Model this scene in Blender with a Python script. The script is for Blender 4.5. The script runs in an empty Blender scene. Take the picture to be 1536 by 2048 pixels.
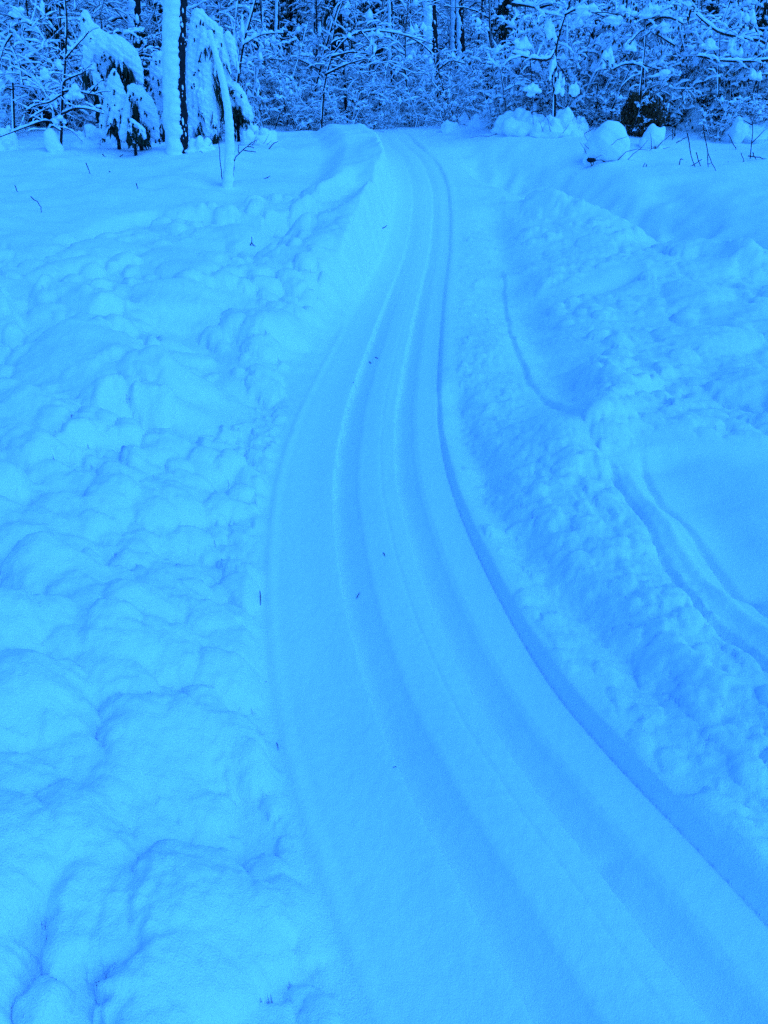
import bpy, math, random
import numpy as np
from mathutils import Vector, Matrix

random.seed(7)
rng = np.random.default_rng(11)
scene = bpy.context.scene
COL = scene.collection

# ------------------------------------------------------------------ camera, sky, sun, exposure
CAM_H = 1.65
PITCH = math.radians(26.3)
F = 1547.0                                    # focal length in photo pixels (1536 x 2048)
cam_d = bpy.data.cameras.new('camera')
cam_d.sensor_fit = 'VERTICAL'
cam_d.sensor_height = 24.0
cam_d.lens = 24.0 * F / 2048.0
cam_d.clip_start = 0.05
cam_d.clip_end = 1500
cam = bpy.data.objects.new('camera', cam_d)
COL.objects.link(cam)
cam.location = (0, 0, CAM_H)
cam.rotation_euler = (math.pi / 2 - PITCH, 0, 0)
scene.camera = cam

SUN_EL, SUN_AZ = math.radians(52), math.radians(126)     # soft dusk light from behind the photographer
world = bpy.data.worlds.new('World')
scene.world = world
world.use_nodes = True
wn = world.node_tree
wn.nodes.clear()
w_out = wn.nodes.new('ShaderNodeOutputWorld')
w_bg = wn.nodes.new('ShaderNodeBackground')
w_sky = wn.nodes.new('ShaderNodeTexSky')
w_sky.sky_type = 'NISHITA'
w_sky.sun_disc = False
w_sky.sun_elevation = SUN_EL
w_sky.sun_rotation = SUN_AZ
w_sky.ozone_density = 4.0
w_mix = wn.nodes.new('ShaderNodeMix')
w_mix.data_type = 'RGBA'
w_mix.blend_type = 'MULTIPLY'
w_mix.inputs[0].default_value = 1.0
w_mix.inputs[7].default_value = (0.150, 0.815, 2.10, 1)     # blue-hour light under a camera white balance set for indoors
w_bg.inputs[1].default_value = 0.10
wn.links.new(w_sky.outputs[0], w_mix.inputs[6])
wn.links.new(w_mix.outputs[2], w_bg.inputs[0])
wn.links.new(w_bg.outputs[0], w_out.inputs[0])

sun_d = bpy.data.lights.new('sun', 'SUN')
sun_d.energy = 0.72
sun_d.angle = math.radians(40)
sun_d.color = (0.03, 0.25, 1.0)
sun = bpy.data.objects.new('sun', sun_d)
COL.objects.link(sun)
_sd = Vector((math.sin(SUN_AZ) * math.cos(SUN_EL), math.cos(SUN_AZ) * math.cos(SUN_EL), math.sin(SUN_EL)))
sun.rotation_euler = _sd.to_track_quat('Z', 'Y').to_euler()
sun.location = (0, 0, 30)

scene.view_settings.view_transform = 'Standard'
scene.view_settings.look = 'None'
scene.view_settings.gamma = 1.0
scene.view_settings.exposure = 1.04
scene.view_settings.use_curve_mapping = False
scene.cycles.use_denoising = False
scene.cycles.max_bounces = 8
scene.cycles.diffuse_bounces = 5

# ------------------------------------------------------------------ small helpers
FWD = np.array([0, math.cos(PITCH), -math.sin(PITCH)])
UPV = np.array([0, math.sin(PITCH), math.cos(PITCH)])


def at(px, py, Y):
    """world point seen at a pixel of the photograph, Y metres ahead"""
    d = FWD + np.array([1., 0, 0]) * (px - 768) / F + UPV * (1024 - py) / F
    return np.array([0, 0, CAM_H]) + d * (Y / d[1])


def sstep(a, b, x):
    t = np.clip((x - a) / (b - a), 0, 1)
    return t * t * (3 - 2 * t)


def _hash(ix, iy, seed):
    h = (ix.astype(np.int64) * 374761393 + iy.astype(np.int64) * 668265263 + seed * 144665) & 0xffffffff
    h = ((h ^ (h >> 13)) * 1274126177) & 0xffffffff
    h = (h ^ (h >> 16)) & 0xffffffff
    return h.astype(np.float64) / 4294967295.0


def gnoise(x, y, seed=0):
    """2D gradient noise, about -1..1"""
    x0, y0 = np.floor(x), np.floor(y)
    fx, fy = x - x0, y - y0
    u = fx * fx * fx * (fx * (fx * 6 - 15) + 10)
    v = fy * fy * fy * (fy * (fy * 6 - 15) + 10)
    r = []
    for dx in (0, 1):
        for dy in (0, 1):
            a = _hash(x0 + dx, y0 + dy, seed) * 2 * math.pi
            r.append(np.cos(a) * (fx - dx) + np.sin(a) * (fy - dy))
    return 1.5 * ((r[0] * (1 - v) + r[1] * v) * (1 - u) + (r[2] * (1 - v) + r[3] * v) * u)


def fbm(x, y, seed=0, oct=4, gain=0.5, ridged=False):
    s = np.zeros_like(x, dtype=float)
    a = 1.0
    for k in range(oct):
        n = gnoise(x * 2 ** k + 13.7 * k, y * 2 ** k - 7.1 * k, seed + k)
        s += a * ((1 - 2 * np.abs(n)) if ridged else n)
        a *= gain
    return s


def new_mesh(name, V, Fc, mat, smooth=True):
    me = bpy.data.meshes.new(name)
    V = np.asarray(V, dtype=np.float32)
    me.vertices.add(len(V))
    me.vertices.foreach_set('co', V.ravel())
    if isinstance(Fc, np.ndarray):
        n, k = Fc.shape
        me.loops.add(n * k)
        me.loops.foreach_set('vertex_index', Fc.ravel().astype(np.int32))
        me.polygons.add(n)
        me.polygons.foreach_set('loop_start', (np.arange(n) * k).astype(np.int32))
    else:
        tot = np.array([len(f) for f in Fc])
        idx = np.concatenate([np.asarray(f) for f in Fc]) if len(Fc) else np.zeros(0)
        me.loops.add(int(tot.sum()))
        me.loops.foreach_set('vertex_index', idx.astype(np.int32))
        me.polygons.add(len(tot))
        me.polygons.foreach_set('loop_start', (np.cumsum(tot) - tot).astype(np.int32))
    me.update(calc_edges=True)
    me.validate()
    if smooth:
        me.polygons.foreach_set('use_smooth', np.ones(len(me.polygons), dtype=bool))
    me.materials.append(mat)
    return me


def link(name, data, parent=None, loc=None):
    o = bpy.data.objects.new(name, data)
    COL.objects.link(o)
    if parent is not None:
        o.parent = parent
    if loc is not None:
        o.location = loc
    return o


def tag(o, label=None, cat=None, group=None, kind=None):
    if label: o['label'] = label
    if cat: o['category'] = cat
    if group: o['group'] = group
    if kind: o['kind'] = kind
    return o


def copy_thing(root, loc, rz=0.0, sc=1.0, label=None, group=None):
    r = root.copy()
    COL.objects.link(r)
    r.location = loc
    r.rotation_euler = (0, 0, rz)
    r.scale = (sc, sc, sc) if not isinstance(sc, tuple) else sc
    if label: r['label'] = label
    if group: r['group'] = group
    for ch in list(root.children):
        c = ch.copy()
        COL.objects.link(c)
        c.parent = r
        for g in list(ch.children):
            d = g.copy()
            COL.objects.link(d)
            d.parent = c
    return r


# ------------------------------------------------------------------ materials
def material(name, col, rough=0.8, col2=None, nscale=6.0, bumps=(), spec=0.2, sss=0.0, detail=4):
    m = bpy.data.materials.new(name)
    m.use_nodes = True
    nt = m.node_tree
    b = nt.nodes['Principled BSDF']
    b.inputs['Roughness'].default_value = rough
    b.inputs['Specular IOR Level'].default_value = spec
    b.inputs['Base Color'].default_value = (*col, 1)
    tc = nt.nodes.new('ShaderNodeTexCoord')
    if col2:
        n = nt.nodes.new('ShaderNodeTexNoise')
        n.inputs['Scale'].default_value = nscale
        n.inputs['Detail'].default_value = detail
        r = nt.nodes.new('ShaderNodeValToRGB')
        r.color_ramp.elements[0].position = 0.35
        r.color_ramp.elements[1].position = 0.65
        r.color_ramp.elements[0].color = (*col, 1)
        r.color_ramp.elements[1].color = (*col2, 1)
        nt.links.new(tc.outputs['Object'], n.inputs['Vector'])
        nt.links.new(n.outputs[0], r.inputs[0])
        nt.links.new(r.outputs[0], b.inputs['Base Color'])
    last = None
    for sc, dist, st in bumps:
        n = nt.nodes.new('ShaderNodeTexNoise')
        n.inputs['Scale'].default_value = sc
        n.inputs['Detail'].default_value = 3
        bp = nt.nodes.new('ShaderNodeBump')
        bp.inputs['Distance'].default_value = dist
        bp.inputs['Strength'].default_value = st
        nt.links.new(tc.outputs['Object'], n.inputs['Vector'])
        nt.links.new(n.outputs[0], bp.inputs['Height'])
        if last: nt.links.new(last.outputs[0], bp.inputs['Normal'])
        last = bp
    if last: nt.links.new(last.outputs[0], b.inputs['Normal'])
    return m


M_SNOW = material('snow', (.83, .87, .90), .75, (.88, .90, .92), 9, ((60, .006, .5), (240, .004, .7)), .25)
M_TRAIL = material('packed_snow', (.86, .89, .92), .7, (.89, .91, .93), 7, ((28, .004, .35), (110, .0025, .5), (300, .0028, .7)), .25)
M_TSNOW = material('tree_snow', (.86, .88, .91), .8, None, 6, ((30, .012, .5), (90, .004, .5)), .2)
M_BARK = material('dark_bark', (.008, .0065, .007), .9, (.026, .020, .019), 22, ((40, .01, .8),), .15)
M_BIRCH = material('birch_bark', (.10, .09, .085), .8, (.32, .31, .30), 9, ((40, .004, .6),), .2)
M_TWIG = material('twig_bark', (.018, .012, .010), .9, (.040, .026, .020), 30, (), .1)
M_NEEDLE = material('spruce_needles', (.010, .020, .010), .7, (.022, .034, .014), 18, (), .2)
M_LEAF = material('dry_leaf', (.050, .022, .008), .8, (.11, .052, .02), 14, (), .15)

# ------------------------------------------------------------------ terrain: base surface
TRAIL_Z = [(-4, 0), (0, 0), (6, 0), (8.3, .03), (10, .08), (11.3, .15), (12.5, .33), (13.8, .60), (15.5, .98),
           (17.2, 1.27), (18.5, 1.42), (20, 1.45), (24, 1.5), (60, 3)]
tzx = np.array([a for a, b in TRAIL_Z]); tzy = np.array([b for a, b in TRAIL_Z])


def trail_z(y):
    k = np.linspace(-.8, .8, 7)
    return sum(np.interp(y + q, tzx, tzy) for q in k) / 7


def hit_trail(px, py):
    """where the ray of a photo pixel meets the trail's long profile"""
    ys = np.linspace(.3, 22, 4000)
    d = FWD + np.array([1., 0, 0]) * (px - 768) / F + UPV * (1024 - py) / F
    z = CAM_H + d[2] / d[1] * ys
    k = np.argmax(z < trail_z(ys))
    return ys[k] * d[0] / d[1], ys[k]


EDGES = [(2048, 788, 1700), (1900, 722, 1545), (1750, 664, 1400), (1600, 600, 1278), (1490, 566, 1190), (1320, 536, 1075),
         (1160, 525, 990), (1030, 524, 932), (930, 536, 893), (830, 572, 879), (740, 612, 880), (640, 668, 897),
         (560, 722, 905), (500, 762, 908), (430, 790, 908), (380, 797, 905), (340, 790, 888), (310, 770, 866), (292, 750, 845)]
cl = []
for py, l, r in EDGES:
    (xl, yl), (xr, yr) = hit_trail(l, py), hit_trail(r, py)
    cl.append((yl, .5 * (xl + xr), xr - xl))
cl = np.array(sorted(cl))
for _ in range(2):      # iron out reading errors
    cl[1:-1, 1:] = .25 * cl[:-2, 1:] + .5 * cl[1:-1, 1:] + .25 * cl[2:, 1:]
c0, c1 = cl[0], cl[-1]
s0 = (cl[1, 1] - cl[0, 1]) / (cl[1, 0] - cl[0, 0])
s1 = (cl[-1, 1] - cl[-3, 1]) / (cl[-1, 0] - cl[-3, 0])
cy = np.concatenate([[c0[0] - 5], cl[:, 0], [c1[0] + 1.5, c1[0] + 4, c1[0] + 8]])
cx = np.concatenate([[c0[1] - 5 * s0], cl[:, 1], [c1[1] + 1.6 * s1, c1[1] + 5 * s1, c1[1] + 11 * s1]])
_gy = np.linspace(cy[0], cy[-1], 900)
_gx = np.interp(_gy, cy, cx)
_ker = np.hanning(61); _ker /= _ker.sum()
_pad = np.concatenate([_gx[0] - (np.arange(30, 0, -1)) * (_gx[1] - _gx[0]), _gx, _gx[-1] + np.arange(1, 31) * (_gx[-1] - _gx[-2])])
_gx = np.convolve(_pad, _ker, 'valid')
_gs = np.gradient(_gx, _gy)
TRAIL_W = .93


def trail_c(y):
    return np.interp(y, _gy, _gx)


def trail_off(x, y):
    s = np.interp(y, _gy, _gs)
    return (x - trail_c(y)) / np.sqrt(1 + s * s)


CP = [(0, 300, 16), (150, 295, 16.5), (340, 302, 15.5), (540, 280, 17.5), (650, 276, 18.2), (445, 372, 12.5), (250, 375, 12.6),
      (100, 420, 10.5), (300, 425, 10.8), (550, 405, 11.6), (0, 500, 8.2), (200, 485, 8.9), (400, 470, 9.4), (650, 415, 11.5),
      (725, 335, 14.8), (742, 300, 16.6), (500, 545, 7.7), (250, 600, 6.5), (50, 600, 6.3), (610, 600, 7.5), (50, 750, 4.7),
      (250, 780, 4.5), (450, 780, 4.95), (100, 950, 3.3), (400, 950, 3.62), (100, 1200, 2.3), (400, 1200, 2.45), (100, 1500, 1.56),
      (400, 1500, 1.66), (100, 1900, 1.0), (450, 1900, 1.06),
      (1000, 480, 11.6), (1100, 420, 12.9), (1000, 330, 16), (1150, 320, 15.8), (1300, 300, 16), (1450, 330, 14.6), (1100, 252, 18.6),
      (960, 247, 20), (840, 264, 19.6), (1400, 282, 17.3), (1530, 262, 18), (1300, 430, 12), (1500, 480, 10.4), (1450, 560, 8.8),
      (1200, 560, 9), (1500, 700, 6.35), (1100, 700, 6.4), (1300, 800, 5.0), (1500, 1000, 3.35), (1100, 1000, 3.38),
      (1300, 1300, 2.12), (1450, 1600, 1.42), (1300, 1500, 1.62), (1500, 1300, 2.1)]
P = [tuple(at(*c)) for c in CP]
for y in (-3, .3, 1, 2, 3, 4, 5, 6, 7, 8.3, 9.5, 10.5, 11.5, 12.5, 13.8, 15.5, 17, 18.3):
    P.append((float(trail_c(y)), y, float(trail_z(y))))
for x in (-22, -11, 0, 11, 22):
    P += [(x, 25, 1.95 + .02 * abs(x)), (x, 35, 2.7), (x, 50, 4.6), (x * 1.5, 75, 7.5)]
P += [(-9, 3, .35), (9, 3, .2), (-15, 12, 1.3), (15, 12, .9), (-6, -3, .25), (6, -3, .2), (-22, 3, .6), (22, 3, .6), (-30, 18, 1.9), (30, 18, 1.8)]
P = np.array(P)


def _tps(r2):
    return r2 * np.log(r2 + 1e-9) * .5


_n = len(P)
_A = np.zeros((_n + 3, _n + 3))
_A[:_n, :_n] = _tps((P[:, None, 0] - P[None, :, 0]) ** 2 + (P[:, None, 1] - P[None, :, 1]) ** 2) + np.eye(_n) * .12
_A[:_n, _n] = _A[_n, :_n] = 1
_A[:_n, _n + 1] = _A[_n + 1, :_n] = P[:, 0]
_A[:_n, _n + 2] = _A[_n + 2, :_n] = P[:, 1]
_w = np.linalg.solve(_A, np.concatenate([P[:, 2], [0, 0, 0]]))


def base_h(x, y):
    x = np.clip(x, -40, 40); y = np.clip(y, -6, 78)
    s = _w[_n] + _w[_n + 1] * x + _w[_n + 2] * y
    for k in range(_n):
        s = s + _w[k] * _tps((x - P[k, 0]) ** 2 + (y - P[k, 1]) ** 2)
    return s


def ray_base(px, py):
    d = FWD + np.array([1., 0, 0]) * (px - 768) / F + UPV * (1024 - py) / F
    ys = np.concatenate([np.linspace(.4, 24, 600)])
    z = CAM_H + d[2] / d[1] * ys
    b = base_h(ys * d[0] / d[1], ys)
    k = np.argmax(z < b) if (z < b).any() else len(ys) - 1
    return np.array([ys[k] * d[0] / d[1], ys[k]])


# ------------------------------------------------------------------ terrain grid
rows = [.42]
while rows[-1] < 21:
    rows.append(rows[-1] + max(.0075, .0058 * rows[-1] + .0015))
while rows[-1] < 60:
    rows.append(rows[-1] + .35)
rows += [66, 75, 90, 120, 180, 300, 600]
back = [.42]
while back[-1] > -4:
    back.append(back[-1] - .06)
back += [-6, -10, -20, -60, -200, -600]
rows = np.array(back[:0:-1] + rows)
NC = 820
s_ = np.linspace(-1, 1, NC)
prof = .5 * s_ + .5 * s_ ** 3
ext = np.array([1, 3, 8, 20, 60, 200, 500.])
wid = 3.0 + .85 * np.clip(rows, 0, 60)
GX = np.concatenate([(-wid[:, None] - ext[None, ::-1]), wid[:, None] * prof[None, :], (wid[:, None] + ext[None, :])], axis=1)
GY = np.repeat(rows[:, None], GX.shape[1], axis=1)
NR, NCC = GX.shape
H = base_h(GX, GY)
OFF = trail_off(GX, GY)
trail_live = sstep(20.5, 18.3, GY) * sstep(-500, -3.5, GY)
HW = TRAIL_W / 2
fine = sstep(24, 14, GY) * sstep(-4, -1, GY)

# gentle undulation everywhere except on the trail
und = .075 * fbm(GX * .55, GY * .55, 3, 3) + .02 * fbm(GX * 1.7, GY * 1.7, 5, 2)
away = sstep(HW, HW + .6, np.abs(OFF))
H += und * away * (1 + 2.5 * sstep(18, 30, GY))

# warped coordinates give every lump a ragged outline
WX = GX + fine * (.022 * gnoise(GX * 14, GY * 14, 21) + .009 * gnoise(GX * 42, GY * 42, 22))
WY = GY + fine * (.022 * gnoise(GX * 14, GY * 14, 23) + .009 * gnoise(GX * 42, GY * 42, 24))


def region(pts, soft=.25):
    """0..1 mask of a polygon given in photo pixels and laid on the ground"""
    q = np.array([ray_base(*p) for p in pts])
    inside = np.zeros(GX.shape, bool)
    dmin = np.full(GX.shape, 9.)
    r0, r1 = np.searchsorted(rows, [q[:, 1].min() - soft * 2, q[:, 1].max() + soft * 2])
    X, Y = GX[r0:r1], GY[r0:r1]
    ins = np.zeros(X.shape, bool); dm = np.full(X.shape, 9.)
    for i in range(len(q)):
        a, b = q[i], q[(i + 1) % len(q)]
        c = ((a[1] > Y) != (b[1] > Y)) & (X < (b[0] - a[0]) * (Y - a[1]) / (b[1] - a[1] + 1e-12) + a[0])
        ins ^= c
        ab = b - a
        t = np.clip(((X - a[0]) * ab[0] + (Y - a[1]) * ab[1]) / (ab @ ab + 1e-12), 0, 1)
        dm = np.minimum(dm, np.hypot(X - a[0] - t * ab[0], Y - a[1] - t * ab[1]))
    m = np.zeros(GX.shape)
    sd = np.where(ins, dm, -dm)
    m[r0:r1] = sstep(-soft, soft, sd)
    return m


def along(pts, margin):
    """distance and side to a polyline given in photo pixels, with the row range it touches"""
    q = np.array([ray_base(*p) for p in pts])
    r0, r1 = np.searchsorted(rows, [q[:, 1].min() - margin, q[:, 1].max() + margin])
    X = GX[r0:r1] + .03 * gnoise(GX[r0:r1] * 2.1, GY[r0:r1] * 2.1, 17) + .3 * (WX - GX)[r0:r1]
    Y = GY[r0:r1] + .03 * gnoise(GX[r0:r1] * 2.1, GY[r0:r1] * 2.1, 18) + .3 * (WY - GY)[r0:r1]
    best = np.full(X.shape, 99.); side = np.zeros(X.shape); tt = np.zeros(X.shape)
    L = np.concatenate([[0], np.cumsum(np.hypot(*(q[1:] - q[:-1]).T))])
    for i in range(len(q) - 1):
        a, b = q[i], q[i + 1]
        ab = b - a
        t = np.clip(((X - a[0]) * ab[0] + (Y - a[1]) * ab[1]) / (ab @ ab + 1e-12), 0, 1)
        dx, dy = X - a[0] - t * ab[0], Y - a[1] - t * ab[1]
        d = np.hypot(dx, dy)
        k = d < best
        best[k] = d[k]
        side[k] = np.sign(ab[0] * dy - ab[1] * dx)[k]
        tt[k] = (L[i] + t * (L[i + 1] - L[i]))[k]
    return slice(r0, r1), best, side, tt / L[-1]


def trough(pts, width, depth, endfade=.12):
    sl, d, side, t = along(pts, width * 1.5)
    f = sstep(0, endfade, t) * sstep(1, 1 - endfade, t)
    H[sl] -= 1.45 * depth * np.exp(-(d / width) ** 2 * 1.6) * f * (1 + .25 * gnoise(GX[sl] * 3, GY[sl] * 3, 88))


def ridge(pts, width, height, endfade=.12):
    trough(pts, width, -height, endfade)


def scarp(pts, height, run, side_sel=1, sharp=.04, endfade=.15):
    """a cut edge: full height on one side fading out over 'run'"""
    sl, d, side, t = along(pts, run * 1.3)
    f = sstep(0, endfade, t) * sstep(1, 1 - endfade, t)
    sd = d * side * side_sel
    H[sl] += 1.5 * height * f * sstep(-sharp, sharp, sd) * sstep(run, 0, np.maximum(sd, 0)) * (1 + .3 * gnoise(GX[sl] * 1.5, GY[sl] * 1.5, 91))


# --- right side: old ruts, cut edges and troughs
trough([(905, 760), (935, 870), (985, 980), (1060, 1080), (1160, 1190), (1260, 1290), (1400, 1440)], .13, .055)
trough([(985, 400), (1000, 480), (1035, 590), (1075, 690), (1120, 770), (1175, 850)], .32, .09)
scarp([(1008, 520), (1014, 600), (1030, 680), (1060, 745), (1110, 815), (1175, 885)], .026, .35, 1, .025)
trough([(1012, 580), (1030, 680), (1060, 745), (1110, 815), (1175, 880)], .03, .012)
ridge([(1060, 850), (1120, 880), (1190, 960)], .22, .05)
ridge([(1180, 720), (1210, 800), (1190, 900)], .22, .06)
trough([(1250, 930), (1330, 1030), (1430, 1130), (1560, 1260)], .40, .016)
scarp([(1205, 915), (1285, 1045), (1340, 1130), (1420, 1220), (1580, 1345), (1700, 1440)], .004, .32, 1, .012)
trough([(1215, 930), (1285, 1045), (1340, 1130), (1420, 1220), (1580, 1345), (1700, 1440)], .022, .024, .08)
trough([(1270, 900), (1330, 985), (1400, 1060), (1480, 1135), (1600, 1240), (1700, 1320)], .03, .022, .1)
ridge([(1245, 925), (1315, 1030), (1380, 1110), (1470, 1200), (1600, 1310), (1700, 1400)], .05, .018)
trough([(1300, 900), (1420, 1000), (1600, 1180)], .3, .06)
trough([(880, 290), (1000, 320), (1120, 360), (1250, 400), (1400, 460), (1580, 530)], .75, .42, .25)
ridge([(1040, 395), (1200, 425), (1340, 440), (1440, 500), (1560, 560)], .40, .17)
trough([(1330, 350), (1360, 390), (1420, 440)], .5, .12)
trough([(1290, 770), (1400, 800), (1560, 810)], .3, .08)
# --- left side
ridge([(760, 320), (790, 390), (740, 470), (660, 560), (600, 640)], .28, .10)
trough([(790, 360), (770, 440), (700, 520), (640, 580)], .2, .06)
scarp([(330, 425), (420, 425), (520, 440), (620, 425), (720, 385)], -.17, 1.0, -1, .12)
trough([(430, 520), (520, 500), (600, 470)], .5, .10)
scarp([(100, 480), (210, 440), (330, 420)], -.10, .8, -1, .15)
scarp([(240, 690), (305, 730), (322, 800), (318, 900)], -.07, .7, -1, .09)
trough([(360, 620), (420, 720), (470, 800)], .35, .06)
ridge([(60, 590), (140, 590), (230, 640)], .3, .10)
ridge([(90, 660), (200, 690), (270, 760), (260, 860)], .38, .12)
ridge([(60, 820), (160, 860), (230, 930)], .28, .07)
scarp([(20, 600), (25, 650), (60, 690)], .1, .5, -1, .04)
ridge([(520, 700), (600, 640), (640, 600)], .18, .06)
ridge([(0, 400), (120, 385), (300, 370), (460, 365)], .7, .06, .2)

# --- thrown and clodded snow: overlapping domes
smooth_ul = region([(-300, 290), (560, 270), (760, 275), (700, 370), (560, 395), (330, 412), (200, 430), (60, 470), (-300, 520)], .35)
smooth_r = region([(1235, 915), (1300, 880), (1700, 900), (1700, 1330), (1560, 1300), (1400, 1120)], .15)
smooth_p = region([(1140, 575), (1190, 545), (1290, 525), (1260, 580), (1200, 600)], .1)
smooth_p2 = region([(300, 500), (420, 450), (470, 480), (400, 560), (330, 570)], .2)
trough([(1160, 590), (1210, 570), (1280, 545)], .2, .05)

L = np.zeros_like(H)


def lump(cx_, cy_, a, b, h, rot, cut=0.0):
    m = max(a, b) * 1.35
    r0, r1 = np.searchsorted(rows, [cy_ - m, cy_ + m])
    if r1 - r0 < 3: return
    X, Y = WX[r0:r1], WY[r0:r1]
    c0_ = (X > cx_ - m) & (X < cx_ + m)
    cols = np.where(c0_.any(axis=0))[0]
    if len(cols) < 3: return
    k0, k1 = cols[0], cols[-1] + 1
    X, Y = X[:, k0:k1], Y[:, k0:k1]
    c, s = math.cos(rot), math.sin(rot)
    u = (X - cx_) * c + (Y - cy_) * s
    v = -(X - cx_) * s + (Y - cy_) * c
    v = v - .30 * b                                      # crest sits toward the far side
    bb = np.where(v > 0, b * .55, b * 1.28)
    d2 = (u / a) ** 2 + (v / bb) ** 2
    dome = h * np.clip(1 - d2, 0, 1) ** .42
    sub = L[r0:r1, k0:k1]
    rr, cc = min(sub.shape[0] - 1, sub.shape[0] // 2), min(sub.shape[1] - 1, sub.shape[1] // 2)
    basev = .35 * sub[rr, cc]
    new = np.where(d2 < 1, np.maximum(sub, basev + dome - .15 * h), sub)
    L[r0:r1, k0:k1] = new


def scatter(n, pts, rmin, rmax, hfac, seed, pw=2.0):
    r = np.random.default_rng(seed)
    q = np.array([ray_base(*p) for p in pts])
    lo, hi = q.min(0), q.max(0)
    k = 0; tries = 0
    items = []
    while k < n and tries < n * 30:
        tries += 1
        x, y = r.uniform(lo, hi)
        ins = False
        for i in range(len(q)):
            a, b = q[i], q[(i + 1) % len(q)]
            if (a[1] > y) != (b[1] > y) and x < (b[0] - a[0]) * (y - a[1]) / (b[1] - a[1]) + a[0]:
                ins = not ins
        if not ins: continue
        k += 1
        R = rmin + (rmax - rmin) * r.random() ** pw
        items.append((R, x, y, r.uniform(.70, 1.05), r.uniform(.7, 1.25), r.uniform(-.5, .5)))
    items.sort(reverse=True)
    for R, x, y, e, hh, ro in items:
        if abs(float(trail_off(np.array(x), np.array(y)))) < HW + R * .55 and trail_off(np.array(x), np.array(y)) > -HW - .02 - R: 
            continue
        lump(x, y, R * e, R / e, R * hfac * hh, ro)


scatter(16, [(-200, 480), (300, 440), (560, 440), (560, 800), (440, 900), (-260, 950)], .25, .5, .30, 19, 1)
scatter(14, [(-260, 950), (400, 950), (440, 1400), (560, 1800), (640, 2100), (-400, 2200)], .18, .32, .30, 20, 1)
scatter(12, [(1060, 380), (1340, 430), (1600, 560), (1650, 900), (1250, 860), (1140, 600)], .25, .5, .25, 21, 1)
scatter(90, [(-260, 1000), (400, 1000), (470, 1400), (520, 1600), (640, 1800), (760, 2100), (-400, 2200)], .10, .20, .80, 15, 1.2)
scatter(330, [(-260, 950), (440, 900), (530, 1050), (525, 1400), (570, 1600), (700, 1800), (800, 2100), (-400, 2200)], .03, .11, .80, 5, 1.6)
scatter(620, [(-200, 700), (320, 690), (330, 880), (520, 960), (530, 1100), (-260, 1100)], .025, .13, .75, 6, 2.2)
scatter(700, [(380, 900), (560, 800), (520, 1200), (560, 1560), (720, 1850), (640, 1850), (480, 1500), (440, 1100)], .012, .05, .6, 7, 2)
scatter(800, [(0, 520), (330, 430), (700, 400), (790, 380), (760, 500), (600, 660), (540, 860), (330, 700), (0, 700)], .03, .17, .55, 8, 2.6)
scatter(420, [(905, 700), (1010, 640), (1120, 900), (1300, 1200), (1600, 1500), (1700, 1950), (1200, 1440), (960, 1050)], .015, .06, .38, 9, 2)
scatter(700, [(1040, 380), (1340, 430), (1600, 560), (1650, 900), (1250, 860), (1180, 700), (1060, 560)], .03, .14, .42, 10, 2.5)
scatter(260, [(930, 360), (1030, 380), (1010, 640), (915, 640)], .02, .07, .35, 12, 2)
scatter(300, [(1150, 760), (1700, 800), (1700, 930), (1300, 890), (1200, 920)], .02, .12, .45, 23, 2)
scatter(260, [(1000, 960), (1190, 930), (1300, 1080), (1700, 1460), (1700, 1700), (1400, 1440)], .015, .07, .4, 24, 2)
scatter(70, [(1190, 1480), (1260, 1470), (1700, 1850), (1700, 1950), (1450, 1760)], .03, .09, .3, 13, 2)
wallmask = sstep(7.5, 9.5, GY) * sstep(.75, .45, -OFF - HW) * (OFF < 0)
patch = .80 + .4 * sstep(-.45, .25, gnoise(GX * .9 + 3, GY * .9, 66) + .5 * gnoise(GX * 2.6, GY * 2.6, 67))
L = L * (patch if True else 1)
quiet = (1 - .75 * wallmask) * (1 - .95 * smooth_ul) * (1 - .95 * smooth_r) * (1 - .9 * smooth_p) * (1 - .8 * smooth_p2)
H += L * quiet * sstep(-HW - .01, -HW - .09, OFF) + L * quiet * sstep(HW, HW + .05, OFF)

# --- crumbly grain, chatter ripples on the right bank
rough_l = sstep(-HW - .02, -HW - .25, OFF)
rough_r = sstep(HW + .02, HW + .15, OFF)
near_f = sstep(20, 8, GY) * fine
H += quiet * near_f * (rough_l + rough_r) * (.006 * fbm(GX * 6, GY * 6, 31, 4, .55) + .004 * fbm(GX * 34, GY * 34, 33, 3, .6))
rip = fbm(GX * 3.2 + .6 * GY, GY * 11, 41, 3, .55, True)
trough([(1165, 865), (1200, 905), (1235, 950)], .12, .02, .3)
rip_m = region([(960, 960), (1180, 900), (1280, 1060), (1400, 1220), (1500, 1350), (1330, 1400), (1120, 1180)], .18)
rip_u = region([(1040, 400), (1340, 450), (1620, 600), (1620, 900), (1250, 830), (1100, 620)], .5)
rip_a = region([(905, 640), (1000, 620), (1060, 820), (1000, 900), (900, 860)], .15)
rmod = .35 + .9 * sstep(-.5, .5, gnoise(GX * 2.3, GY * 1.6, 43))
H += .012 * rip * rip_m * rmod + .014 * fbm(GX * 2.2 - .5 * GY, GY * 5.5, 45, 4, .6, True) * rip_u * quiet + .005 * fbm(GX * 6, GY * 16, 47, 3, .6, True) * rip_a
H += .012 * sstep(.2, .9, fbm(GX * 2.5, GY * 2.5, 51, 3)) * rough_l * quiet * near_f

# wind-smoothed drifts on the undisturbed snow
H += smooth_ul * (.03 * fbm(GX * .5, GY * 1.6, 61, 3) + .004 * fbm(GX * 2, GY * 9, 62, 2))

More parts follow.
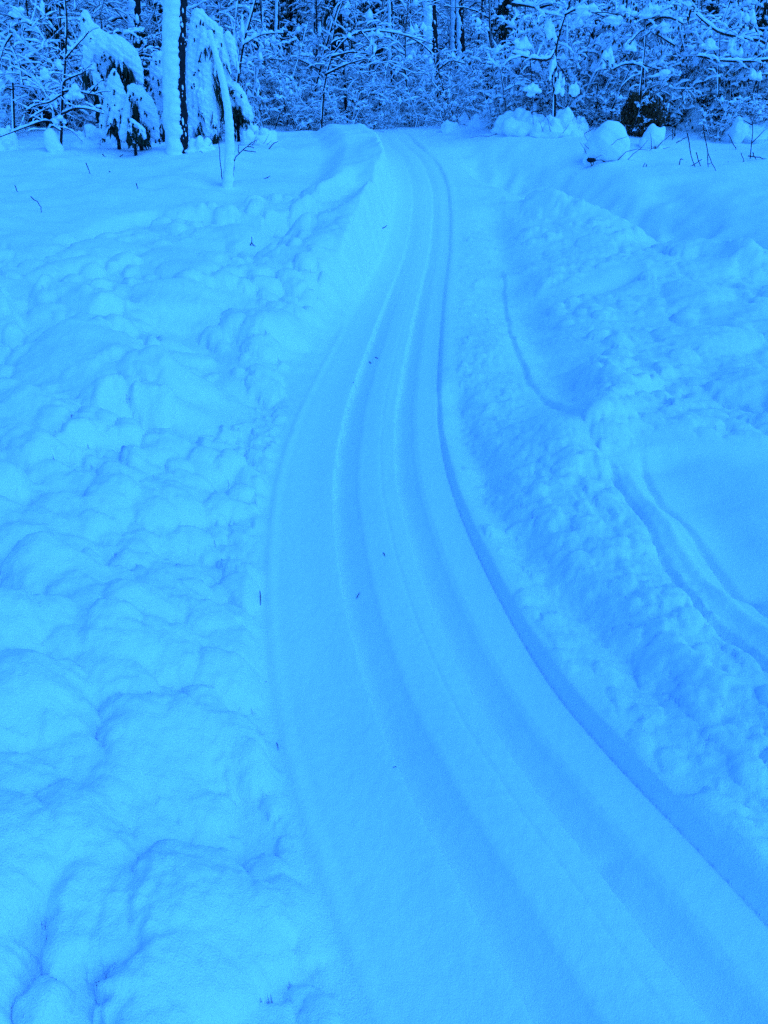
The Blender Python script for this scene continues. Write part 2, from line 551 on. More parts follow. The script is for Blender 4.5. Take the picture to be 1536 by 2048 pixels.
# --- the groomed trail: pressed bed, two ski ruts, a ribbed middle strip
wob = .006 * gnoise(GY * 2.3, GX * 0 + 4.2, 71) + .003 * gnoise(GY * 9, GX * 0 + 1.2, 72)
T = (OFF + wob + HW) / TRAIL_W                       # 0 at the left edge, 1 at the right edge
bed = base_h(trail_c(GY), GY)
# beside the trail the snow starts level with the bed and only then climbs the banks
_nearT = trail_live * (1 - sstep(HW + .02, HW + .55, np.abs(OFF)))
_nl = np.where(OFF < 0, _nearT, _nearT * .88)
_dl = -OFF - HW
_zb = base_h(trail_c(GY) - HW - 1.15, GY)
_wm = trail_live * sstep(7.5, 9.5, GY) * sstep(1.3, .8, _dl) * (_dl > -.05)
_wall = bed + (_zb + .12 + .13 * sstep(9.5, 12.5, GY) - bed) * sstep(-.01, .27 + .08 * gnoise(GY * .9, GX * 0, 55), _dl + .05 * gnoise(GX * 3, GY * 3, 56))
_keep = H - base_h(GX, GY) + .022 * fbm(GY * 5, OFF * 1.2, 57, 3, .6, True) * sstep(.02, .2, _dl) * sstep(.7, .4, _dl)
H = H * (1 - _wm) + (_wall + _keep) * _wm
_nl = _nl * np.where(OFF < 0, 1 - _wm, 1)
_lvl = H - base_h(GX, GY)
H = H * (1 - _nl) + (bed + _lvl - .030 * (OFF < 0)) * _nl


def rut(c, w, d, e=.012):
    return -d * sstep(c - w / 2 - e, c - w / 2 + e, T) * sstep(c + w / 2 + e, c + w / 2 - e, T)


def rutramp(a, b, d, d2):
    """a ski rut: steep left wall, floor rising gently to the right, small soft shoulder"""
    u = np.clip((T - a) / (b - a), 0, 1)
    return -(d + (d2 - d) * u) * sstep(a - .003, a + .003, T) * sstep(b + .022, b - .022, T)


profz = rutramp(.330, .462, .060, .008) + rutramp(.690, .815, .064, .010) + rut(.19, .14, .006, .06)
profz = profz * (1 - .45 * sstep(3.5, 11, GY) + .35 * sstep(2.6, 1.2, GY))
profz *= 1.0
profz += .010 * np.exp(-((T - .575) / .09) ** 2) - .0035 * np.exp(-((T - .60) / .006) ** 2) - .003 * np.exp(-((T - .825) / .005) ** 2) \
    - .002 * np.exp(-((T - .455) / .005) ** 2)
profz += .012 * sstep(.06, .0, T)
grain = .0012 * fbm(GX * 30, GY * 30, 75, 3, .6) + .003 * fbm(GX * 4, GY * 1.2, 76, 2)
cleat = .0003 * np.sin(GY * 2 * math.pi / .055 + 1.5 * gnoise(GX * 3, GY * 3, 77)) * sstep(.46, .49, T) * sstep(.69, .66, T) * sstep(6, 2, GY)
bedz = bed - .032 - .004 * sstep(3.5, 1.2, GY) * sstep(.2, 1, T) + (profz + grain + cleat)
edgeL = -HW - .006 * gnoise(GX * 9, GY * 9, 78)
inside = sstep(-.022, .022, OFF - edgeL) * sstep(.016, -.016, OFF - HW + .003 * gnoise(GX * 5, GY * 5, 79)) * trail_live
H = H * (1 - inside) + bedz * inside
# sharp cut lip on the right, crumbled bank on the left
lip = np.exp(-((OFF - HW - .05) / .06) ** 2) * (OFF > HW - .01)
H += trail_live * (.012 * lip * (1 + .5 * gnoise(GX * 4, GY * 4, 81)))
lipl = np.exp(-((OFF + HW + .10) / .09) ** 2)
H += trail_live * .012 * lipl * (1 + .8 * gnoise(GX * 5, GY * 5, 82)) * (1 - inside)
gap = np.exp(-((OFF - HW + .006) / .012) ** 2) * trail_live
H -= .018 * gap * sstep(.9, 1.6, GY) * sstep(9, 6, GY)
# a toe print in the right rut
H -= .012 * np.exp(-(((GX - trail_c(GY) - .235) / .05) ** 2 + ((GY - 1.38) / .02) ** 2)) 
H -= .016 * np.exp(-(((GX - trail_c(GY) - .225) / .025) ** 2 + ((GY - 1.34) / .035) ** 2))


def ground_h(x, y):
    i = int(np.clip(np.searchsorted(rows, y) - 1, 0, NR - 2))
    ty = (y - rows[i]) / (rows[i + 1] - rows[i])
    a = np.interp(x, GX[i], H[i]); b = np.interp(x, GX[i + 1], H[i + 1])
    return float(a * (1 - ty) + b * ty)


def hit(px, py, y0=.6, y1=24):
    """ground point seen at a photo pixel"""
    d = FWD + np.array([1., 0, 0]) * (px - 768) / F + UPV * (1024 - py) / F
    ys = np.linspace(y0, y1, 700)
    for y in ys:
        x = y * d[0] / d[1]; z = CAM_H + y * d[2] / d[1]
        if z < ground_h(x, y):
            return np.array([x, y, ground_h(x, y)])
    return np.array([y1 * d[0] / d[1], y1, ground_h(y1 * d[0] / d[1], y1)])


V = np.stack([GX, GY, H], -1).reshape(-1, 3)
ii, jj = np.meshgrid(np.arange(NR - 1), np.arange(NCC - 1), indexing='ij')
v0 = (ii * NCC + jj).ravel()
Fq = np.stack([v0, v0 + 1, v0 + NCC + 1, v0 + NCC], -1)
mid_off = .25 * (OFF[:-1, :-1] + OFF[1:, :-1] + OFF[:-1, 1:] + OFF[1:, 1:])
isT = (np.abs(mid_off) < HW) & (GY[:-1, :-1] < 19.5) & (GY[:-1, :-1] > -4)
isT = isT.ravel()


def sub_mesh(name, faces, mat):
    used = np.unique(faces)
    remap = np.zeros(len(V), dtype=np.int64)
    remap[used] = np.arange(len(used))
    return new_mesh(name, V[used], remap[faces], mat)


ground = link('ground', sub_mesh('ground', Fq[~isT], M_SNOW))
tag(ground, 'deep churned snow over the forest floor on both sides of the trail', kind='structure')
trail = link('trail', sub_mesh('trail', Fq[isT], M_TRAIL))
tag(trail, 'pressed winding snow trail with two ski ruts', kind='structure')


# ------------------------------------------------------------------ plant building blocks
class MB:
    def __init__(self):
        self.v = []; self.f = []; self.n = 0

    def add(self, V_, F_):
        self.v.append(np.asarray(V_, float))
        self.f += [tuple(int(i) + self.n for i in f) for f in F_]
        self.n += len(V_)

    def tube(self, pts, rad, k=5, squash=1.0, cap=True):
        pts = np.asarray(pts, float); n = len(pts)
        if n < 2: return
        t = np.gradient(pts, axis=0)
        t /= np.linalg.norm(t, axis=1)[:, None] + 1e-9
        ref = np.array([0, 0, 1.]) if abs(t[:, 2]).mean() < .8 else np.array([1., 0, 0])
        a = np.cross(t, ref); a /= np.linalg.norm(a, axis=1)[:, None] + 1e-9
        b = np.cross(t, a)
        ang = np.arange(k) * 2 * math.pi / k
        rad = np.asarray(rad, float) * np.ones(n)
        ring = pts[:, None, :] + rad[:, None, None] * (np.cos(ang)[None, :, None] * a[:, None, :] + squash * np.sin(ang)[None, :, None] * b[:, None, :])
        Vv = ring.reshape(-1, 3)
        Ff = []
        for i in range(n - 1):
            for j in range(k):
                Ff.append((i * k + j, i * k + (j + 1) % k, (i + 1) * k + (j + 1) % k, (i + 1) * k + j))
        if cap:
            Ff.append(tuple(range(k - 1, -1, -1)))
            Ff.append(tuple(range((n - 1) * k, n * k)))
        self.add(Vv, Ff)

    def mesh(self, name, mat, smooth=True):
        if not self.v: return None
        return new_mesh(name, np.concatenate(self.v), self.f, mat, smooth)


_t = (1 + 5 ** .5) / 2
ICO_V = np.array([(-1, _t, 0), (1, _t, 0), (-1, -_t, 0), (1, -_t, 0), (0, -1, _t), (0, 1, _t), (0, -1, -_t), (0, 1, -_t),
                  (_t, 0, -1), (_t, 0, 1), (-_t, 0, -1), (-_t, 0, 1)])
ICO_V /= np.linalg.norm(ICO_V[0])
ICO_F = [(0, 11, 5), (0, 5, 1), (0, 1, 7), (0, 7, 10), (0, 10, 11), (1, 5, 9), (5, 11, 4), (11, 10, 2), (10, 7, 6), (7, 1, 8),
         (3, 9, 4), (3, 4, 2), (3, 2, 6), (3, 6, 8), (3, 8, 9), (4, 9, 5), (2, 4, 11), (6, 2, 10), (8, 6, 7), (9, 8, 1)]


def subdiv(Vv, Ff):
    Vv = [tuple(v) for v in Vv]; cache = {}; out = []

    def m(a, b):
        k = (min(a, b), max(a, b))
        if k not in cache:
            p = (np.array(Vv[a]) + np.array(Vv[b])); p /= np.linalg.norm(p)
            Vv.append(tuple(p)); cache[k] = len(Vv) - 1
        return cache[k]
    for a, b, c in Ff:
        ab, bc, ca = m(a, b), m(b, c), m(c, a)
        out += [(a, ab, ca), (b, bc, ab), (c, ca, bc), (ab, bc, ca)]
    return np.array(Vv), out


ICO2_V, ICO2_F = subdiv(ICO_V, ICO_F)
ICO3_V, ICO3_F = subdiv(ICO2_V, ICO2_F)


def wavy(p, sc, seed):
    p = p * sc
    return (np.sin(p[:, 0] * 1.7 + seed) * np.sin(p[:, 1] * 2.1 + 1.3 * seed) + .6 * np.sin(p[:, 2] * 3.1 + p[:, 0] * 2.3 + seed * 2.1)
            + .4 * np.sin(p[:, 1] * 5.3 + p[:, 2] * 4.1 + seed)) / 2


def blob(mb, c, r, seed=0, lev=2, amp=.18, tent=0.0):
    Vv, Ff = (ICO_V, ICO_F) if lev == 1 else ((ICO2_V, ICO2_F) if lev == 2 else (ICO3_V, ICO3_F))
    q = Vv * (1 + amp * wavy(Vv, 2.2, seed))[:, None]
    if tent:                                                   # drawn up to a leaning peak, flat below
        z = Vv[:, 2]
        k = np.where(z > 0, 1 - tent * z, 1.0)
        q = np.stack([q[:, 0] * k + .35 * tent * math.sin(seed * 3) * np.clip(z, 0, 1), q[:, 1] * k, np.where(z > 0, q[:, 2] * (1 + .5 * tent), q[:, 2] * .6)], 1)
    mb.add(q * np.asarray(r) + np.asarray(c), Ff)


def path(p, d, L, n, R, wander=.12, droop=0.0, rise=0.0):
    pts = [np.array(p, float)]
    d = np.array(d, float); d /= np.linalg.norm(d)
    for i in range(n):
        d = d + R.normal(0, wander, 3) + np.array([0, 0, rise - droop * (i + 1) / n])
        d /= np.linalg.norm(d)
        pts.append(pts[-1] + d * L / n)
    return np.array(pts)


def snow_on(mb, pts, r, amt, R, side=None, k=5):
    """a broken band of snow lying along a branch, plastered on one side of steep stems"""
    n = len(pts)
    if n < 2: return
    t = np.gradient(pts, axis=0); t /= np.linalg.norm(t, axis=1)[:, None] + 1e-9
    flat = np.sqrt(np.clip(1 - t[:, 2] ** 2, 0, 1))
    m = max(2 * n - 1, 5)
    u = np.linspace(0, n - 1, m)
    Pp = np.stack([np.interp(u, np.arange(n), pts[:, i]) for i in range(3)], 1)
    fl = np.interp(u, np.arange(n), flat)
    rr = np.interp(u, np.arange(n), np.asarray(r) * np.ones(n))
    s = amt * (.35 + .65 * fl) * (.55 + .9 * R.random(m))
    s[R.random(m) < .10] *= .25
    s[0] *= .4; s[-1] *= .35
    sd = np.array([-.75, -.6, .25]) if side is None else np.asarray(side)
    up = np.array([0, 0, 1.])
    offv = (fl[:, None] * up + (1 - fl)[:, None] * sd)
    C = Pp + offv * (rr * .7 + .55 * s)[:, None]
    mb.tube(C, np.maximum(s * .58, .002), k)


def plant(seed, h, stems, spread, nb, blen, twigs, amt, droop=.25, rise=.1, lean=0.0, leaves=0, blobs=.25, r0=.02, low=.1, side=None, bend=0.0):
    R = np.random.default_rng(seed)
    stem, twig, snow, leaf = MB(), MB(), MB(), MB()
    branches = []
    for s in range(stems):
        a = R.uniform(0, 6.283)
        d = np.array([math.cos(a) * spread + lean, math.sin(a) * spread, 1.])
        hs = h * R.uniform(.7, 1.0)
        n = 9
        P0 = np.array([.12 * spread * math.cos(a), .12 * spread * math.sin(a), -.3])
        pts = path(P0, d, hs + .3, n, R, .05, droop=bend * R.uniform(.5, 1.3))
        rad = r0 * (1 - .8 * np.linspace(0, 1, n + 1)) * R.uniform(.7, 1.1)
        stem.tube(pts, rad, 6)
        snow_on(snow, pts, rad, amt * .9, R, side)
        for b in range(nb):
            f = R.uniform(low, .98)
            i = f * n
            p = np.array([np.interp(i, np.arange(n + 1), pts[:, q]) for q in range(3)])
            a2 = R.uniform(0, 6.283)
            el = R.uniform(-.05, .75)
            L_ = blen * (1 - .5 * f) * R.uniform(.5, 1.2)
            bp = path(p, (math.cos(a2), math.sin(a2), el), L_, 5, R, .19, droop, rise)
            rb = np.maximum(rad[min(int(i), n)] * .6 * (1 - .7 * np.linspace(0, 1, 6)), .0045)
            twig.tube(bp, rb, 4)
            snow_on(snow, bp, rb, amt * R.uniform(.6, 1.5), R, side)
            if R.random() < blobs:
                q = bp[R.integers(1, 6)]
                s_r = amt * R.uniform(1.0, 2.4)
                blob(snow, q + np.array([0, 0, s_r * .3]), (s_r * R.uniform(.7, 1.6), s_r * R.uniform(.7, 1.4), s_r * R.uniform(.8, 1.8)), R.uniform(0, 9), 1, .42, .6)
            for _ in range(twigs):
                j = R.integers(1, 6)
                a3 = a2 + R.normal(0, .9)
                tp = path(bp[j], (math.cos(a3), math.sin(a3), R.uniform(-.5, .7)), L_ * R.uniform(.2, .55), 3, R, .18, droop * 1.2, rise)
                twig.tube(tp, np.linspace(.0055, .0026, 4), 3)
                snow_on(snow, tp, .003, amt * R.uniform(.45, 1.0), R, side, 4)
                if leaves and R.random() < leaves:
                    q = tp[-1]
                    l = R.uniform(.04, .10); w = l * .3
                    dx = R.normal(0, 1, 2); dx /= np.linalg.norm(dx) + 1e-9
                    c = np.array([dx[0] * w, dx[1] * w, 0]); e = np.array([-dx[1] * w * .5, dx[0] * w * .5, 0])
                    leaf.add([q, q + c - (0, 0, l * .5), q + e - (0, 0, l * .55), q - c - (0, 0, l * .5), q - e - (0, 0, l * .45), q - (0, 0, l)],
                             [(0, 1, 2), (0, 2, 3), (0, 3, 4), (0, 4, 1), (5, 2, 1), (5, 3, 2), (5, 4, 3), (5, 1, 4)])
    return stem, twig, snow, leaf


def plant_thing(name, parts, bark, label, cat, group, loc=(0, 0, -50)):
    stem, twig, snow, leaf = parts
    root = link(name, None, None, loc)
    root.empty_display_size = .2
    tag(root, label, cat, group)
    link('stem', stem.mesh(name + '_stem', bark), root)
    if twig.v: tag(link('twigs', twig.mesh(name + '_twigs', M_TWIG), root), kind='stuff')
    if snow.v: tag(link('snow_load', snow.mesh(name + '_snow', M_TSNOW), root), kind='stuff')
    if leaf.v: tag(link('dry_leaves', leaf.mesh(name + '_leaves', M_LEAF, False), root), kind='stuff')
    return root


def remesh(mb, voxel, name, mat, smooth_it=3, disp=.0, dscale=8.0, ratio=None):
    me = mb.mesh(name + '_raw', mat)
    o = bpy.data.objects.new('tmp', me)
    COL.objects.link(o)
    r = o.modifiers.new('r', 'REMESH'); r.mode = 'VOXEL'; r.voxel_size = voxel
    s = o.modifiers.new('s', 'SMOOTH'); s.iterations = smooth_it; s.factor = .5
    dg = bpy.context.evaluated_depsgraph_get()
    dg.update()
    ev = o.evaluated_get(dg)
    out = bpy.data.meshes.new_from_object(ev)
    out.name = name
    bpy.data.objects.remove(o)
    bpy.data.meshes.remove(me)
    n = len(out.vertices)
    co = np.zeros(n * 3, dtype=np.float32); out.vertices.foreach_get('co', co); co = co.reshape(-1, 3)
    if disp:
        no = np.zeros(n * 3, dtype=np.float32); out.vertices.foreach_get('normal', no); no = no.reshape(-1, 3)
        co = co + no * (disp * wavy(co, dscale, 1.7) + disp * .6 * wavy(co, dscale * 2.7, 4.1))[:, None]
        out.vertices.foreach_set('co', co.ravel().astype(np.float32))
    out.polygons.foreach_set('use_smooth', np.ones(len(out.polygons), dtype=bool))
    if not out.materials: out.materials.append(mat)
    out.update()
    return out


# ------------------------------------------------------------------ tall trunks
def trunk_tree(name, base, top, r0, r1, label, cat='tree', group=None, bark=M_BARK, cover=(150, 330), thick=.7, seed=1, stubs=6, ragged=.25, flare=1.5, branchy=0, bow=0.0, stub_lo=6):
    """a trunk with a crust of snow over part of its girth; base and top are world points, cover in degrees seen from above"""
    R = np.random.default_rng(seed)
    base = np.array(base, float); top = np.array(top, float)
    root = link(name, None, None, tuple(base))
    root.empty_display_size = .3
    tag(root, label, cat, group)
    n = 46
    t = np.linspace(0, 1, n)
    ax = (top - base)
    sway = r0 * .5
    pts = ax[None, :] * t[:, None] + np.stack([bow * np.sin(np.pi * t), 0 * t, 0 * t], 1) + np.stack([sway * np.sin(t * 5 + seed), sway * .6 * np.sin(t * 4 + 2 * seed), 0 * t], 1) - np.array([0, 0, .35]) * (1 - t)[:, None]
    rad = (r0 + (r1 - r0) * t) * (1 + (flare - 1) * np.exp(-t * np.linalg.norm(ax) / .25)) * (1 + .04 * R.normal(0, 1, n))
    mb = MB(); mb.tube(pts, rad, 12)
    trunk = link('trunk', mb.mesh(name + '_trunk', bark), root)
    # crust of snow
    K = 21; N = 240
    tt = np.linspace(0, 1, N)
    pc = np.stack([np.interp(tt, t, pts[:, i]) for i in range(3)], 1)
    rc = np.interp(tt, t, rad)
    a0, a1 = math.radians(cover[0]), math.radians(cover[1])
    Vv = np.zeros((N, K, 3))
    w0 = np.convolve(R.normal(0, 1, N + 8), np.ones(4) / 4, 'valid')[:N] * ragged
    w1 = np.convolve(R.normal(0, 1, N + 8), np.ones(4) / 4, 'valid')[:N] * ragged
    for j in range(K):
        u = j / (K - 1)
        a = (a0 + w0) * (1 - u) + (a1 + w1) * u
        th = math.sin(math.pi * u) ** .6 if 0 < u < 1 else 0
        lumpy = 1 + .13 * gnoise(tt * 12, np.full(N, u * 4.), seed) + .10 * gnoise(tt * 30, np.full(N, u * 9.), seed + 3) + .14 * gnoise(tt * 60, np.full(N, u * 16.), seed + 5)
        rr_ = rc * (.93 + .0 * u) + th * thick * r0 * lumpy
        Vv[:, j, 0] = pc[:, 0] + rr_ * np.cos(a)
        Vv[:, j, 1] = pc[:, 1] + rr_ * np.sin(a)
        Vv[:, j, 2] = pc[:, 2]
    Ff = [(i * K + j, i * K + j + 1, (i + 1) * K + j + 1, (i + 1) * K + j) for i in range(N - 1) for j in range(K - 1)]
    link('snow_crust', new_mesh(name + '_crust', Vv.reshape(-1, 3), Ff, M_TSNOW), root)
    tw, sn = MB(), MB()
    for s in range(stubs):
        i = R.integers(stub_lo, n - 2)
        a = R.uniform(0, 6.283)
        L_ = R.uniform(.3, 1.3) * (1 + branchy)
        bp = path(pts[i], (math.cos(a), math.sin(a), R.uniform(-.2, .5)), L_, 5, R, .14, .3)
        b = MB(); b.tube(bp, np.linspace(.018, .004, 6), 5)
        link('branch', b.mesh(name + '_branch', M_TWIG), root)
        snow_on(sn, bp, .012, .035, R)
        for _ in range(5):
            j = R.integers(1, 6)
            tp = path(bp[j], (math.cos(a + R.normal(0, .8)), math.sin(a + R.normal(0, .8)), R.uniform(-.6, .4)), L_ * .4, 3, R, .2, .3)
            tw.tube(tp, np.linspace(.004, .002, 4), 3)
            snow_on(sn, tp, .003, .025, R, None, 4)
    for _ in range(int(200 * abs(ax[2]) / 6)):                  # snow caught in the bark of the open side
        i = R.integers(1, n - 1)
        a = a1 + R.uniform(0, 2 * math.pi - (a1 - a0))
        q = pts[i] + (ax / n) * R.uniform(0, 1)
        l = R.uniform(.012, .05)
        blob(sn, q + np.array([math.cos(a), math.sin(a), 0]) * rad[i], (l * .35, l * .35, l), R.uniform(0, 9), 1, .3)
    if stubs: tag(link('twigs', tw.mesh(name + '_twigs', M_TWIG), root), kind='stuff')
    if sn.v:
        tag(link('snow_load', sn.mesh(name + '_snow', M_TSNOW), root), kind='stuff')
    return root


def gz(p):
    return np.array([p[0], p[1], ground_h(p[0], p[1])])


def trunk_px(name, bx, by, Y, tx, ty, wpx, label, extend=1.0, dY=0.0, w1=None, **kw):
    """trunk whose foot shows at photo pixel (bx,by) at distance Y and which passes (tx,ty)"""
    b = at(bx, by, Y); b[2] = ground_h(b[0], b[1])
    t = at(tx, ty, Y + dY)
    top = b + (t - b) * extend
    r = wpx * Y / F / 2
    r1 = (w1 if w1 is not None else wpx * .8) * Y / F / 2
    return trunk_tree(name, b, top, r, r1, label, **kw)


# the two hero trees on the left
b1 = hit(345, 302)
trunk_px('snowy_tree', 361, 302, b1[1], 358, 0, 31, 'thick upright tree plastered with snow, dark bark strip down its right side',
         extend=1.9, cover=(150, 294), thick=.85, seed=3, stubs=3, stub_lo=30, ragged=.22, flare=1.25)
b2 = hit(456, 372)
trunk_px('leaning_birch', 455, 372, b2[1], 422, 60, 19, 'pale leaning broken birch stem wrapped in snow, in front of the thick trunk',
         extend=1.0, w1=3, bow=.10, bark=M_BIRCH, cover=(172, 350), thick=.6, seed=5, stubs=0, ragged=.22, flare=1.15)

# darker trunks of the forest, each read off the photograph
TR = [  # bx, by, Y, tx, ty, width px, cover, thick, label
    (869, 240, 21.5, 868, 0, 17, (160, 262), 1.15, 'dark trunk behind the trail crest with a slab of snow on its left side'),
    (932, 225, 25, 925, 0, 12, (170, 250), .6, 'slim dark trunk right of the slab-snowed one beyond the crest'),
    (918, 225, 27, 912, 0, 10, (120, 250), .8, 'faint slim trunk between two darker ones beyond the crest'),
    (280, 285, 22, 268, 0, 17, (110, 255), .8, 'dark knotty trunk showing between the bent spruce and the thick trunk'),
    (548, 270, 23, 553, 0, 7, (150, 280), .6, 'thin straight pole with snow on its left at the left side of the gap'),
    (618, 270, 24, 628, 0, 5, (150, 280), .9, 'thin leaning pole left of the trail end'),
    (590, 268, 30, 594, 0, 9, (140, 280), .7, 'slender far stem left of the trail end'),
    (520, 270, 27, 516, 0, 8, (140, 280), .7, 'slender pole just right of the leaning birch top'),
    (688, 262, 27, 700, 0, 9, (150, 270), .8, 'thin dark stem above the left bank of the trail end'),
    (745, 260, 31, 742, 0, 12, (150, 270), .8, 'far dark trunk above the trail end'),
    (782, 255, 24, 780, 0, 7, (150, 270), .8, 'thin pole above the trail crest, left of the slab-snowed trunk'),
    (56, 285, 24, 50, 0, 15, (120, 270), .9, 'dark trunk at the far left behind the bare sapling'),
    (20, 285, 27, 30, 0, 12, (120, 270), .9, 'thin trunk nearest the left edge of the view'),
    (470, 285, 26, 500, 0, 10, (120, 270), 1.2, 'leaning pole rising to the right behind the leaning birch'),
    (1000, 225, 28, 1010, 0, 12, (120, 270), .9, 'trunk half hidden behind the right thicket near the crest'),
    (1180, 215, 30, 1172, 0, 13, (120, 270), .9, 'far trunk behind the middle of the right thicket'),
    (1448, 210, 24, 1455, 0, 14, (120, 260), .9, 'dark trunk behind the right thicket near the right edge'),
]
for k, (bx, by, Y, tx, ty, w, cov, th, lab) in enumerate(TR):
    trunk_px('trunk_tree', bx, by, Y, tx, ty, w, lab, extend=1.7, cover=cov, thick=th, seed=20 + k, stubs=5, ragged=.4, flare=1.2)


# ------------------------------------------------------------------ bent, snow-laden spruces
def chain(mb, pts, Y, sc=1.0, seed=0, dens=1.0):
    """overlapping lobes of snow along a chain of (px, py, radius px)"""
    for (x0, y0, r0), (x1, y1, r1) in zip(pts[:-1], pts[1:]):
        L_ = math.hypot(x1 - x0, y1 - y0)
        n = max(2, int(L_ / (.45 * min(r0, r1) + 1) * dens))
        for i in range(n):
            u = i / n
            r = (r0 + (r1 - r0) * u) * Y / F
            c = at(x0 + (x1 - x0) * u, y0 + (y1 - y0) * u, Y)
            blob(mb, c, (r, r * .9, r), seed + i, 2, .12)


def spruce(name, Y, chains, drapes, tufts, label, seed, stem_pts, foot):
    """chains: snow mantle; drapes: (px, py, length px, radius px) hanging lobes; tufts: (px, py, length px, width px) dark needle sprays"""
    R = np.random.default_rng(seed)
    o = at(*foot, Y); o[2] = ground_h(o[0], o[1])
    root = link(name, None, None, tuple(o)); root.empty_display_size = .3
    tag(root, label, 'spruce')
    st = MB()
    sp = np.array([at(x, y, Y + .05) for x, y in stem_pts])
    sp[0, 2] = min(sp[0, 2], o[2]) - .2
    u = np.linspace(0, len(sp) - 1, 14)
    sp = np.stack([np.interp(u, np.arange(len(sp)), sp[:, i]) for i in range(3)], 1)
    st.tube(sp - o, np.linspace(.04, .012, 14), 7)
    link('trunk', st.mesh(name + '_trunk', M_BARK), root)
    sn = MB()
    for c in chains: chain(sn, [(a_, b_, r_ * 1.22) for a_, b_, r_ in c], Y, seed=seed)
    for (x, y, L_, r) in drapes:
        n = max(3, int(L_ / 4))
        dx = R.normal(0, .14); dy_ = R.uniform(-.25, .25)
        for i in range(n):
            q = i / (n - 1)
            rr_ = r * (1 - .75 * q ** 1.3) * Y / F
            c = at(x + dx * L_ * q, y + L_ * q, Y + dy_ * (1 - q * .2))
            blob(sn, c, (rr_, rr_, rr_ * 1.6), seed + i, 1, .1)
    for v in sn.v: v -= o
    me = remesh(sn, .0115 * Y / 15, name + '_mantle', M_TSNOW, 1, .016, 16)
    link('snow_mantle', me, root)
    nd = MB()
    for c in chains:                                            # sprays that break through the mantle
        for (cx_, cy_, cr) in c:
            for _ in range(2):
                tufts = tufts + [(cx_ + R.normal(0, cr * .7), cy_ + cr * R.uniform(.8, 1.9), 7, .9)]
    for (x, y, L_, wdt) in tufts:
        m = int(75 * wdt / 8)
        for _ in range(m):
            q = at(x + R.normal(0, wdt * .5), y + R.uniform(-.3, .7) * L_, Y + (R.uniform(-.26, -.12) if wdt < 2 else R.uniform(-.18, .22))) - o
            l = L_ * R.uniform(.25, .5) * Y / F
            w = .014 + .010 * R.random()
            a = R.uniform(0, 3.14); e = np.array([math.cos(a) * w, math.sin(a) * w, 0])
            dd = np.array([R.normal(0, .25) * l, R.normal(0, .25) * l, -l])
            nd.add([q - e * .4, q + e * .4, q + dd * .5 + e, q + dd, q + dd * .5 - e], [(0, 1, 2, 4), (4, 2, 3)])
    if nd.v: tag(link('needles', nd.mesh(name + '_needles', M_NEEDLE, False), root), kind='stuff')
    return root


spruce('bent_spruce', 17.0,
       [[(170, 30, 6), (176, 55, 11), (190, 80, 17), (212, 96, 20), (236, 100, 19), (255, 112, 16), (270, 135, 11), (281, 165, 5)],
        [(180, 70, 10), (196, 110, 9), (210, 150, 5)], [(205, 100, 12), (222, 130, 7)]],
       [(x, 100 + R_ * 18, 26 + 40 * abs(math.sin(x)), 5.5) for R_, x in enumerate([170, 178, 188, 196, 206])] +
       [(x, 108 + (x - 225) * .45, 20 + 22 * abs(math.sin(x * 1.3)), 5) for x in range(228, 282, 7)] +
       [(184, 90, 60, 7), (212, 110, 50, 7)],
       [(236, 135, 60, 9), (250, 140, 55, 8), (190, 150, 60, 9), (200, 185, 60, 10), (225, 120, 40, 8), (262, 150, 40, 6), (172, 140, 40, 6)],
       'tall bowed spruce with its tip bent over under a thick snow hood', 31,
       [(212, 290), (208, 220), (205, 150), (196, 90), (178, 50)], (212, 288))
spruce('small_spruce', 16.2,
       [[(228, 140, 3), (229, 165, 10), (232, 195, 16), (233, 225, 18)], [(222, 200, 10), (210, 240, 8), (206, 270, 7)], [(242, 200, 9), (250, 232, 6)]],
       [(x, 215 + 5 * math.sin(x), 26 + 24 * abs(math.sin(x * 1.7)), 5.5) for x in range(210, 254, 6)],
       [(222, 232, 40, 7), (240, 235, 40, 8), (235, 215, 30, 8), (246, 250, 30, 6)],
       'small cone shaped spruce wrapped in snow, in front of the bowed one', 37,
       [(236, 290), (234, 230), (229, 160)], (236, 290))
spruce('small_spruce', 15.9,
       [[(262, 178, 6), (275, 185, 11), (292, 210, 13), (303, 240, 11), (311, 275, 6)], [(262, 186, 6), (256, 230, 7), (248, 275, 9)]],
       [(x, 215 + (x - 270) * .9, 26, 5) for x in range(272, 312, 7)],
       [(268, 210, 50, 8), (280, 245, 50, 10), (262, 250, 40, 6), (290, 262, 34, 8)],
       'low drooping spruce beside the thick trunk with dark needles under its hood', 41,
       [(282, 292), (276, 230), (266, 185)], (280, 290))
spruce('tiny_spruce', 15.3,
       [[(266, 243, 4), (272, 250, 5), (284, 262, 5), (288, 276, 4)], [(264, 246, 3), (256, 268, 3)], [(266, 262, 3), (270, 285, 3)]],
       [(262, 250, 26, 2.5), (272, 255, 22, 2.5), (280, 262, 20, 2.5)],
       [(266, 258, 30, 6), (276, 266, 26, 6), (258, 268, 24, 5)],
       'knee high spruce tip poking out of the snow under the drooping one', 43,
       [(268, 290), (267, 250)], (268, 288))
